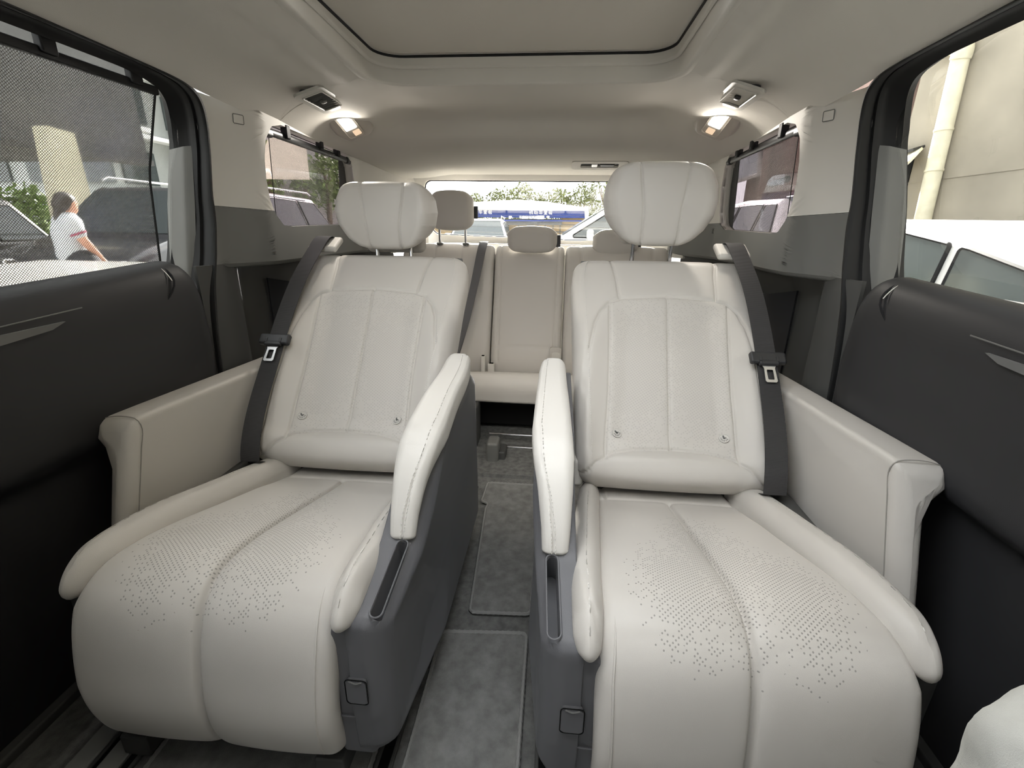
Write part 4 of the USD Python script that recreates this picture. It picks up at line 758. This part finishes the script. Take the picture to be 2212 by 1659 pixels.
# ------------------------------------------------------------------ outside
GZ = -1.22
struct('ground', plate(sbox(-40, -20, 40, 60), on_z(GZ, -1), .1), 'asphalt')
def car(name, label, pos, ang, L, W, H, paint, roof, bonnet=.95, glassm='car_glass', group=None, spoiler=False, scale=1, rails=False, catg='car', tumble=.26, winset=.075):
    """a parked car; local x = width, y = length (front at -y), z up from the ground. roof: [(y, z)...] of the greenhouse outline from windscreen base to tail"""
    t = thing(name, label, catg, (*pos, GZ), group=group); ca, sa = math.cos(ang), math.sin(ang)
    T_ = lambda v: np.stack([v[:, 0]*ca-v[:, 1]*sa+pos[0], v[:, 0]*sa+v[:, 1]*ca+pos[1], v[:, 2]+GZ], 1)
    def P(nm, m, mt, **k): m = m.copy(); m.vertices = T_(m.vertices); return put(nm, m, mt, t, **k)
    yb0, yb1 = roof[0][0], roof[-1][0]; zb = roof[0][1]; zt = max(z for y, z in roof); y0, y1 = -L/2, L/2
    side = Polygon([(y0+.05, .22), (y0, .42), (y0+.03, .62), (y0+.12, bonnet*.86), (y0+.35, bonnet*.95), (yb0, zb), (yb1, roof[-1][1]), (y1-.06, roof[-1][1]-.04), (y1, .62), (y1-.03, .30), (y1-.15, .22)])
    rad = .33; wy = (y0+.82, y1-.80)
    for w in wy: side = side.difference(affinity.translate(Polygon([(rad*1.12*math.cos(a), rad*1.12*math.sin(a)) for a in np.linspace(0, 2*math.pi, 30)]), w, rad))
    rg = curve_extrude(rounded(side, .03), (-W/2, W/2), .09, .09, 160, 5)
    V = [np.stack([np.full(len(R_), x)*(1-.05*np.clip((R_[:, 1]-.5), -1, 1)), R_[:, 0], R_[:, 1]], 1) for x, R_ in rg]
    P('body', loops(V), paint, smooth=45)
    g = Polygon(list(roof)+[(yb1, zb-.06), (yb0, zb-.06)]); nar = lambda z: 1-tumble*np.clip((z-zb)/.55, 0, 1.2)
    def gh(poly, inset, m, nm, hw, **k):
        rg = curve_extrude(rounded(poly, .03), (-hw, hw), inset, inset, 110, 4)
        V = [np.stack([x*nar(R_[:, 1]), R_[:, 0], R_[:, 1]], 1) for x, R_ in rg]; return P(nm, loops(V), m, smooth=45, **k)
    gh(g, .07, paint, 'roof', W/2-.04)
    # side windows: the greenhouse outline drawn in, split by pillars, proud by a few mm
    win = g.buffer(-winset).intersection(sbox(-9, zb+.0, 9, zt-winset-.015)); c1 = yb0+(yb1-yb0)*.44; c2 = yb0+(yb1-yb0)*.76
    for k in (c1, c2): win = win.difference(LineString([(k, 0), (k-.05, 3)]).buffer(.035))
    for p in getattr(win, 'geoms', [win]):
        if p.area < .01: continue
        for s in (-1, 1):
            m = plate(rounded(p, .02), lambda a, b, h: np.stack([s*((W/2-.04)*nar(b)+.004+h), a, b], 1), .006, .2); P('side_window', m, glassm)
            rg = np.array(rounded(p, .02).exterior.coords); P('window_trim', tube(np.stack([s*((W/2-.04)*nar(rg[:, 1])+.008), rg[:, 0], rg[:, 1]], 1), .010, 5), 'rubber')
    for (ya, za), (yb_, zb_), nm in ((roof[0], roof[1], 'windscreen'), (roof[-1], roof[-2], 'rear_screen')):
        d = np.array([yb_-ya, zb_-za]); n = np.array([-d[1], d[0]])/np.hypot(*d); n = n if (n[1] > 0) else -n
        cs = [[(x*(W/2-(.12 if nm == 'windscreen' else .26))*nar(za+d[1]*f), ya+d[0]*f+n[0]*.012, za+d[1]*f+n[1]*.012) for x in np.linspace(-1, 1, 6)] for f in (.08, .92)]
        P(nm, sheet(cs, 6, .008), glassm)
    for w in wy:
        for s in (-1, 1):
            ty = trimesh.creation.cylinder(rad, .2, sections=36); ty.apply_transform(trimesh.transformations.rotation_matrix(math.pi/2, [0, 1, 0])); ty.apply_translation([s*(W/2-.12), w, rad]); o_ = P('wheel', ty, 'tyre')
            hb = trimesh.creation.cylinder(rad*.66, .21, sections=30); hb.apply_transform(trimesh.transformations.rotation_matrix(math.pi/2, [0, 1, 0])); hb.apply_translation([s*(W/2-.12), w, rad]); hb.vertices = T_(hb.vertices); put('wheel_rim', hb, 'steel', o_)
    for s in (-1, 1):
        P('door_mirror', rbox((s*(W/2+.05), yb0+.45, zb+.06), (.09, .05, .07), .04), paint); P('headlamp', rbox((s*(W/2-.24), y0+.06, bonnet*.80), (.16, .06, .05), .03), 'chrome'); P('tail_lamp', rbox((s*(W/2-.18), y1-.04, bonnet*.85), (.14, .04, .06), .02), 'light_lens')
        P('door_handle', rbox((s*(W/2-.005), c2-.15, zb-.10), (.015, .09, .012), .008), paint)
        if rails: P('roof_rail', tube([(s*(W/2-.05)*.74, roof[1][0]+.1, zt+.005), (s*(W/2-.05)*.74, roof[1][0]+.2, zt+.05), (s*(W/2-.05)*.74, roof[-2][0]-.2, zt+.05), (s*(W/2-.05)*.74, roof[-2][0]-.1, zt+.005)], .015, 8), 'steel')
    P('bumper', rbox((0, y0+.02, .38), (W/2-.12, .05, .12), .04), 'plastic_black')
    if spoiler: P('roof_spoiler', cat(rbox((0, roof[-2][0]+.12, zt-.035), (W/2-.28, .20, .028), .025)), 'plastic_black')
    return t
suv = lambda L, H, zb: [(-L*.20, zb), (-L*.07, H-.04), (L*.1, H), (L*.40, H-.04), (L*.465, zb+.05)]
# right side: fastback close to the window, then an SUV, then the wall
car('white_car', 'white fastback car parked outside the right door window', (2.82, 3.92), math.pi, 4.6, 1.72, 1.31, 'paint_white', [(-1.10, .95), (-.20, 1.27), (.30, 1.31), (.95, 1.28), (1.5, 1.20), (1.95, 1.10), (2.2, .95)], .90, 'car_glass_pale', tumble=.12, winset=.05)
car('white_car', 'white SUV with dark roof spoiler parked beyond the fastback, outside the right quarter window', (3.55, 8.4), math.pi, 4.3, 1.6, 1.66, 'paint_white', suv(4.3, 1.66, 1.15), .95, spoiler=True)
wl = thing('rendered_wall', 'tall grey-brown rendered building wall beyond the right windows', 'wall', (4.9, 8, GZ))
put('wall_face', plate(sbox(-6, GZ, 7.4, 17), on_x(4.7), .3), 'concrete_wall', wl); put('far_wall_face', plate(sbox(7.4, GZ, 13, 17), on_x(4.73), .4), 'brown_wall', wl)
put('wall_ledge', plate(sbox(-4, .62, 7.4, .632), on_x(4.693), .02), 'concrete_wall', wl)
pp = thing('drain_pipe', 'cream drain pipe running down the grey-brown wall and elbowed at the top', 'pipe', (4.6, 6.5, GZ))
A, B, C_ = at(1990, 486, x=4.6), at(2080, 103, x=4.6), at(2020, 92, x=4.6)
put('pipe', tube([A*[1, 1, 0]+[0, 0, GZ], A, B-(B-A)*.05, B], .088, 16), 'pipe_cream', pp); put('elbow', tube(spline([B-(B-A)*.06, B, B+(C_-B)*.35], 12), .100, 16), 'pipe_cream', pp)
put('pipe', tube([B, B+(C_-B)*1.15], .085, 16), 'pipe_cream', pp)
for f in (.32, .55): q = A+(B-A)*f; put('pipe_joint', tube([q, q+(B-A)*.012], .096, 16), 'pipe_cream', pp)
aw = thing('awning_window', 'open top-hung window with a cream pane and dark edge in the grey-brown wall', 'window', (4.6, 7.3, .9))
a0, a1, a2, a3 = at(1915, 340, x=4.6), at(1984, 318, x=4.6), at(1975, 345, x=4.6), at(1920, 408, x=4.6)
put('opening', plate([tuple(p[1:]) for p in (at(1900, 350, x=4.69), at(1978, 328, x=4.69), at(1958, 405, x=4.69), at(1900, 410, x=4.69))], on_x(4.685), .02), 'dark_gap', aw)
put('sash', sheet([[a0+[.06, 0, -.02], a1+[.06, 0, -.02]], [at(1905, 405, x=4.3), at(1968, 350, x=4.3)]], 6, .03), 'pipe_cream', aw); put('hood', sheet([[a0+[.08, 0, 0], a1+[.08, 0, 0]], [a0-[.05, 0, .04], a1-[.05, 0, .04]]], 6, .03), 'plastic_black', aw)
fw = thing('wall_pipe', 'brown downpipe on the dark brown wall seen through the right quarter window', 'pipe', (4.5, 12, GZ)); q0, q1 = at(1650, 410, x=4.5), at(1664, 300, x=4.5)
put('pipe', tube([q0-(q1-q0)*1.5, q1+(q1-q0)*.6], .10, 12), 'brown_wall', fw)
fr2 = thing('wall_window', 'grey window in the dark brown wall seen through the right quarter window', 'window', (4.55, 15, 1.6))
W4 = [at(u, v, x=4.55) for u, v in ((1592, 305), (1642, 320), (1640, 376), (1592, 392))]
put('window_pane', plate([tuple(p[1:]) for p in W4], on_x(4.55, 1), .03), 'car_glass_pale', fr2); put('window_frame', tube(W4+W4[:1], .05, 6), 'concrete', fr2)
gt = thing('wall_grille', 'dark slanted bar fixed to the brown wall beside the downpipe', 'bracket', tuple(at(1685, 392, x=4.5))); put('bar', tube([at(1668, 398, x=4.5), at(1702, 386, x=4.5)], .06, 8), 'dark_gap', gt)
# left side
car('dark_van', 'black people carrier parked outside the left windows, its bonnet towards the left', (-5.0, 6.85), 0, 5.0, 1.75, 1.70, 'paint_black', [(-1.75, 1.05), (-1.15, 1.62), (-.2, 1.70), (1.9, 1.66), (2.3, 1.12)], 1.0, rails=True)
car('dark_suv', 'black SUV with bright window trim standing behind the woman, leftmost in view', (-7.2, 3.85), 0, 4.0, 1.75, 1.52, 'paint_black', suv(4.0, 1.50, .98), .92, rails=True)
car('pale_car', 'pale grey car alongside the left door, only its low bonnet showing', (-2.35, 1.20), math.pi, 3.7, 1.6, 1.2, 'paint_grey', [(.30, .92), (.75, 1.12), (1.1, 1.13), (1.5, 1.10), (1.8, .92)], 1.045)
cl = thing('overpass_column', 'broad cream column standing behind the woman under the overpass', 'column', (-7.2, 7.2, GZ)); 
b0, b1, t0, t1 = at(160, 575, x=-7), at(232, 556, x=-7), at(112, 335, x=-7), at(176, 345, x=-7)
pc_ = [b0+(b0-t0)*.5, b1+(b1-t1)*.5, t1+(t1-b1)*.25, t0+(t0-b0)*.25]; put('shaft', plate(rounded(Polygon([tuple(p[1:]) for p in pc_]), .02), on_x(-7.0, -1), .22), 'column_cream', cl)
ov = thing('overpass', 'massive grey concrete overpass beam high outside the left windows', 'overpass', (-9, 8, 2))
o0, o1 = at(-400, 258, x=-7.6), at(322, 350, x=-7.6); o2 = at(300, 40, x=-7.6)
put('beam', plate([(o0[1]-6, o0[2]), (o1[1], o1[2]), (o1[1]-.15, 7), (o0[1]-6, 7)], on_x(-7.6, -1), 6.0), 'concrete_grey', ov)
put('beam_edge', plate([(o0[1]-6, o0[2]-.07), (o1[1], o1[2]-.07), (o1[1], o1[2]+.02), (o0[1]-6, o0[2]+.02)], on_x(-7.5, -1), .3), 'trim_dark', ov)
put('back_wall', plate(sbox(-4, GZ, 10.5, 1.0), on_x(-13.6, -1), .3), 'concrete', ov)
tw = thing('apartment_tower', 'pale apartment tower with rows of windows and balcony slabs beyond the overpass', 'building', (-16, 20, GZ))
put('tower_body', plate(sbox(-22.5, 15.5, -14.6, 25.5), on_z(GZ), 16), 'tower_wall', tw)
for r in range(7):
    z = .8+2.0*r; put('balcony_slab', rbox((-17.5, 15.3, z), (4.4, .4, .07), .02, 1), 'roof_white', tw); put('balcony_slab', rbox((-14.5, 20, z), (.35, 5.2, .07), .02, 1), 'roof_white', tw)
    for c in range(4):
        o_ = put('window', rbox((-14.56, 16.5+2.3*c, z+1.0), (.05, .7, .55), .02, 1), 'car_glass_pale', tw); put('window', rbox((-15.2-1.9*c, 15.46, z+1.0), (.6, .05, .55), .02, 1), 'car_glass_pale', tw)
def foliage(c, r, n, seed, size):
    g = np.random.default_rng(seed); d = g.normal(size=(n, 3)); d /= np.linalg.norm(d, axis=1)[:, None]; p = np.array(c)+d*np.array(r)*g.uniform(.55, 1, (n, 1))*(.75+.5*meshkit.noise(d*2.3+seed, seed)[:, None])
    a = g.normal(size=(n, 3)); a /= np.linalg.norm(a, axis=1)[:, None]; b = np.cross(a, g.normal(size=(n, 3))); b /= np.linalg.norm(b, axis=1)[:, None]; s = size*g.uniform(.6, 1.3, (n, 1))
    q = np.stack([p-a*s, p+b*s*.45, p+a*s, p-b*s*.45], 1).reshape(-1, 3); return tm(q, np.arange(4*n).reshape(-1, 4))
def tree(name, label, c, r, n, seed, size=.12, m='leaf', trunk=True, group=None, catg='tree'):
    t = thing(name, label, catg, (c[0], c[1], GZ), group=group); put('foliage', foliage(c, r, n, seed, size), m, t, smooth=False, kind='stuff')
    if trunk:
        tr = [tube([(c[0], c[1], GZ), (c[0]+.1, c[1], c[2]-r[2]*.4), (c[0], c[1], c[2]+r[2]*.3)], [.16, .12, .05], 8)]+[tube([(c[0], c[1], c[2]-r[2]*.5), (c[0]+r[0]*.5*math.cos(a), c[1]+r[1]*.5*math.sin(a), c[2]+r[2]*.2)], [.07, .03], 6) for a in (.3, 2.2, 4.1)]
        put('trunk', cat(*tr), 'bark', t)
for i, (u, v, x) in enumerate(((235, 440, -11.5), (55, 450, -11.5))):
    p = at(u, v, x=x); tree('hedge_shrub', ('bright green shrub between the column and the black people carrier', 'green shrub behind the leftmost black SUV')[i], (p[0], p[1], -.2), (.7, .72, .9), 1300, 10+i, .10, trunk=False, catg='shrub')
for i, (u, v) in enumerate(((655, 385), (700, 375), (735, 372), (575, 372))):
    p = at(u, v, x=-12); tree('slim_tree', ('dark tree seen low in the left quarter window, second from the left', 'dark slim tree in the middle of the left quarter window', 'dark slim tree at the rear edge of the left quarter window', 'small tree at the front edge of the left quarter window')[i], (p[0], p[1], p[2]-.3), (.6, .8, 1.6), 700, 20+i, .13, 'leaf')
c2 = thing('overpass_column', 'cream column of the overpass seen through the left quarter window', 'column', (-9.5, 17, GZ)); pts = [at(u, v, x=-9.5) for u, v in ((608, 378), (664, 380), (657, 318), (634, 305))]
put('shaft', plate([tuple((p+(p-np.mean(pts, 0))*.25)[1:]) for p in pts], on_x(-9.5, -1), .9), 'column_cream', c2)
w2 = thing('overpass_flank', 'plain grey concrete flank of the overpass behind the cream column', 'overpass', (-13, 22, 1)); put('flank', plate(sbox(18, GZ, 44, 9), on_x(-13.0, -1), .4), 'concrete', w2)
# the woman walking past
wm = thing('person', 'woman in white T-shirt and black trousers walking past outside the left door window', 'person', (-3.6, 3.4, GZ))
X0, Y0 = -3.6, 3.4; A3 = np.array
def jp(u, v, dx=0): p = at(u, v, x=X0+dx); return p
hip, sho, neck, hd = jp(163, 562), jp(146, 482), jp(150, 463), jp(144, 441)
J = dict(hd=(hd+[0, -.005, .012], 0.066), hd2=(jp(150, 450), 0.050), chin=(jp(158, 457), 0.024), neck=(neck+[0, -.03, 0], 0.038), sho=(sho, 0.080), chest=(jp(148, 505), 0.092), waist=(jp(155, 538), 0.084), hip=(hip, 0.096),
  sR=(jp(153, 482, 0.104), 0.044), eR=(jp(181, 520, 0.136), 0.032), wR=(jp(222, 562, 0.120), 0.021), hR=(jp(236, 574, 0.104), 0.018), sL=(jp(140, 484, -.13), 0.044), eL=(jp(128, 525, -.16), 0.032), wL=(jp(134, 565, -.15), 0.022), hL=(jp(138, 585, -.14), 0.021),
  hpR=(hip+[.08, 0, -.02], 0.084), kR=((X0+.08, 3.70, -.78), 0.054), aR=(A3((X0+.08, 3.56, GZ+.07)), 0.036), tR=((X0+.09, 3.70, GZ+.03), 0.026), hpL=(hip+[-.08, 0, -.02], 0.084), kL=((X0-.08, 3.50, -.78), 0.054), aL=(A3((X0-.08, 3.26, GZ+.08)), 0.036), tL=((X0-.09, 3.39, GZ+.03), 0.026))
body = hull_chain(J, [('hd', 'hd2'), ('hd2', 'chin'), ('hd', 'neck'), ('neck', 'sho'), ('sho', 'chest'), ('chest', 'waist'), ('waist', 'hip'), ('sR', 'sL'), ('sR', 'eR'), ('eR', 'wR'), ('wR', 'hR'), ('sL', 'eL'), ('eL', 'wL'), ('wL', 'hL'), ('hip', 'hpR'), ('hpR', 'kR'), ('kR', 'aR'), ('aR', 'tR'), ('hip', 'hpL'), ('hpL', 'kL'), ('kL', 'aL'), ('aL', 'tL')], .015, 6)
put('body', body, 'skin', wm, smooth=60)
hR = jp(238, 576, .13)
for k in range(4): put('finger', tube([hR+[.012*(k-1.5), 0, 0], hR+[.014*(k-1.5), .035, -.012], hR+[.014*(k-1.5), .06-.008*abs(k-1), -.03]], [.009, .008, .006], 8), 'skin', wm)
put('finger', tube([hR+[-.02, -.01, 0], hR+[-.035, .02, -.01], hR+[-.035, .04, -.02]], [.010, .009, .007], 8), 'skin', wm)
f0 = hd
put('nose', rbox(jp(161, 447), (.012, .016, .012), .009, 2), 'skin', wm)
for s in (-1, 1): put('eye', rbox(jp(157, 443, s*.03), (.010, .006, .006), .005, 1), 'ink', wm)
put('mouth', rbox(jp(160.5, 454), (.018, .006, .004), .003, 1), 'maroon', wm)
g = lambda j: {k: (J[k][0], J[k][1]+.011) for k in j}
sh = hull_chain({**g(['sho', 'chest', 'waist', 'sR', 'sL']), 'nk': (neck+[0, -.02, -.03], .045), 'hm': (J['waist'][0]*.4+J['hip'][0]*.6, .104), 'uR': (J['sR'][0]*.45+J['eR'][0]*.55, .050), 'uL': (J['sL'][0]*.45+J['eL'][0]*.55, .050)}, [('nk', 'sho'), ('sho', 'chest'), ('chest', 'waist'), ('waist', 'hm'), ('sR', 'sL'), ('sR', 'chest'), ('sR', 'uR'), ('sL', 'uL')], .015, 6)
ts = put('t_shirt', sh, 'shirt', wm, smooth=60)
e1, e2 = J['sR'][0]*.47+J['eR'][0]*.53, J['sR'][0]*.36+J['eR'][0]*.64
put('sleeve_cuff', tube([e1, e2], [.054, .052], 14), 'maroon', ts)
put('trousers', hull_chain({**{k: (J[k][0], J[k][1]+.013) for k in ('hpR', 'kR', 'hpL', 'kL')}, 'wb': (J['hip'][0]+[0, 0, .02], .100), 'aR': (J['aR'][0]+[0, 0, .04], .06), 'aL': (J['aL'][0]+[0, 0, .04], .06)}, [('wb', 'hpR'), ('hpR', 'kR'), ('kR', 'aR'), ('wb', 'hpL'), ('hpL', 'kL'), ('kL', 'aL')], .018, 6), 'trousers', wm, smooth=60)
for k in ('R', 'L'): put('shoe', rbox(((X0+(.09 if k == 'R' else -.09)), J['t'+k][0][1]-.05, GZ+.035), (.045, .12, .035), .03, 2), 'plastic_black', wm)
put('hair', hull_chain(dict(a=(hd+[0, -.010, .022], .067), b=(hd+[0, -.045, -.01], .056), c=(jp(129, 450), .034), d=(jp(123, 464), .024), e=(jp(121, 474), .012)), [('a', 'b'), ('b', 'c'), ('c', 'd'), ('d', 'e')], .012, 5), 'hair', wm, smooth=60)
# behind the car
car('silver_suv', 'silver SUV facing the rear window, left of the middle headrest', (-2.1, 14.0), .06, 4.2, 1.7, 1.5, 'paint_silver', suv(4.2, 1.46, .92), .86, 'car_glass_pale', rails=True)
car('white_car', 'white car behind the rear window on the right, its windscreen pillar sloping up', (1.02, 7.90), -math.pi/2, 3.3, 1.7, 1.66, 'paint_white', [(-.90, 1.08), (-.10, 1.58), (.3, 1.66), (1.0, 1.62), (1.45, 1.12)], .98, 'car_glass_pale')
def glyph(strokes): return strokes
H = {'ji': [[(0, 66), (42, 66)], [(21, 98), (21, 2)], [(21, 64), (3, 30)], [(22, 56), (40, 38)], [(54, 88), (54, 40), (44, 6)], [(54, 88), (82, 88), (82, 12), (96, 12), (98, 26)]],
     'dong': [[(8, 84), (42, 84)], [(2, 60), (48, 60)], [(26, 60), (8, 18), (42, 24)], [(36, 40), (46, 12)], [(52, 66), (94, 66), (90, 10), (76, 8)], [(72, 96), (68, 40), (50, 4)]],
     'che': [[(8, 84), (90, 84)], [(44, 98), (20, 54), (88, 54)], [(4, 28), (96, 28)], [(54, 68), (54, 2)]],
     'cha': [[(6, 84), (94, 84)], [(50, 98), (50, 54)], [(48, 82), (10, 56)], [(52, 82), (92, 56)], [(26, 50), (74, 50), (74, 20), (26, 20), (26, 50)], [(26, 35), (74, 35)], [(6, 6), (94, 6)]],
     'yan': [[(6, 88), (34, 88), (30, 44)], [(12, 74), (8, 44), (40, 44), (36, 8), (26, 10)], [(4, 24), (30, 28)], [(68, 98), (44, 66)], [(68, 98), (96, 66)], [(56, 62), (82, 62)], [(52, 44), (58, 22)], [(68, 48), (72, 24)], [(90, 46), (80, 14)], [(46, 8), (98, 8)]]}
def hanzi(key, x, z, h, wd=9):
    sh_ = [LineString(s).buffer(wd/2, cap_style=2) for s in H[key]]
    u = sh_[0]
    for q in sh_[1:]: u = u.union(q)
    return affinity.translate(affinity.scale(u, h/100, h/100, origin=(0, 0)), x, z)
YB = 22.0
bd = thing('inspection_hall', 'low hall with white curved roof and blue lettered fascia, beyond the rear window', 'building', (-1, YB+3, GZ))
pt = lambda u, v, y=YB: at(u, v, y=y)[[0, 2]]
lf, rt_ = pt(880, 453), pt(1268, 455); lfb, rtb = pt(880, 468), pt(1268, 471)
put('fascia', plate([lf, rt_, rtb, lfb], on_y(YB), .3), 'sign_blue', bd)
arcp = [pt(u, v) for u, v in ((870, 447), (950, 440), (1030, 437), (1120, 432), (1180, 436), (1240, 445), (1270, 450), (1270, 456), (870, 453))]
put('roof', plate(arcp, on_y(YB-.3), 9), 'roof_white', bd)
put('fascia_edge', plate([lfb-[0, .10], rtb-[0, .10], rtb-[0, .16], lfb-[0, .16]], on_y(YB-.05), .1), 'sign_blue', bd)
db = [pt(880, 471), pt(1214, 473), pt(1214, 486), pt(880, 486)]; put('dark_fascia', plate(db, on_y(YB+.05), .2), 'sign_dark', bd)
for k, (u, v0, v1, u1) in enumerate(((870, 486, 540, 1210), (1211, 468, 540, 1262))):
    a, b, c, d = pt(u, v0, YB+.3), pt(u1, v0, YB+.3), pt(u1, v1, YB+.3), pt(u, v1, YB+.3); put('front_wall', plate([a, b, c, d], on_y(YB+.3), .3), 'tile_tan', bd)
for u in (1075, 1098, 1120, 1141, 1162, 1178, 1195, 1210): a, b = pt(u, 486, YB+.25), pt(u, 530, YB+.25); put('tile_joint', rbox((a[0], YB+.28, (a[1]+b[1])/2), (.018, .03, abs(a[1]-b[1])/2), .005, 1), 'sign_dark', bd)
for v in (485, 500, 514): a, b = pt(1060, v, YB+.25), pt(1262, v, YB+.25); put('tile_joint', rbox(((a[0]+b[0])/2, YB+.29, (a[1]+b[1])/2), (abs(b[0]-a[0])/2, .02, .016), .005, 1), 'sign_dark', bd)
a = pt(1266, 440); put('roof_post', plate([pt(1262, 446), pt(1271, 446), pt(1271, 500), pt(1264, 500)], on_y(YB-.2), .15), 'roof_white', bd)
a, b = pt(1142, 474), pt(1162, 484); put('plaque', plate([pt(1141, 477), pt(1161, 477), pt(1161, 484), pt(1141, 484)], on_y(YB-.02), .05), 'sign_dark', bd)
# raised characters on the fascia: the vehicle inspection wording, twice
def row(keys_, u0, u1, v0, v1):
    h = abs(pt(u0, v0)[1]-pt(u0, v1)[1]); g = []
    for k, ky in enumerate(keys_):
        p = pt(u0+(u1-u0)*k/len(keys_), v1); g.append(hanzi(ky, p[0], p[1], h, 11))
    return plate(Polygon() if False else __import__('shapely').union_all(g), on_y(YB-.03), .03)
put('sign_lettering', row(['ji', 'dong', 'che', 'cha', 'yan'], 1143, 1195, 454.5, 463.5), 'sign_white', bd, label='white characters on the blue fascia')
put('sign_lettering', row(['ji', 'dong', 'che', 'cha', 'yan'], 1013, 1065, 453.5, 462.5), 'sign_white', bd, label='white characters on the blue fascia, partly hidden by a headrest')
for k in range(7):
    p, q = pt(1121+5.6*k, 472.3), pt(1124.6+5.6*k, 466.6)
    o_ = None
put('small_lettering', cat(*[plate(affinity.translate(affinity.scale(__import__('shapely').union_all([LineString(s).buffer(7) for s in H[ky]]), .0014, .0014, origin=(0, 0)), pt(1121+5.7*k, 472)[0], pt(1121, 472.6)[1]), on_y(YB-.02), .05) for k, ky in enumerate(['che', 'cha', 'yan', 'ji', 'dong', 'che', 'cha'])]), 'sign_white', bd, label='small illegible white characters on the dark fascia')
put('small_sign', plate([pt(1160, 465.5), pt(1176, 465.5), pt(1175, 473.5), pt(1160, 473.5)], on_y(YB-.04), .05), 'sign_white', bd)
for u, lb in ((1103, 1), (1184, 2)): p = pt(u, 468.5); put('fascia_lamp', rbox((p[0], YB-.12, p[1]), (.07, .10, .05), .04), 'sign_white', bd)
rngp = np.random.default_rng(5)
for i, (u, v, r) in enumerate(((1030, 440, 1.5), (1078, 431, 1.9), (1125, 426, 1.9), (1170, 434, 1.6), (1212, 434, 1.7), (1262, 430, 2.2), (1312, 406, 2.9), (1352, 404, 3.0))):
    yy = (33, 38.5)[i % 2]; p = at(u, v+6, y=yy); tree('hill_tree', ('leftmost', 'second', 'third', 'fourth', 'fifth', 'sixth', 'seventh', 'rightmost')[i]+' olive-green tree from the left in the skyline row behind the hall', (p[0], yy, p[2]-.3), (r*.56, 1.2, r*.72), 900, 40+i, .12, 'leaf_far', group='row of trees behind the hall')
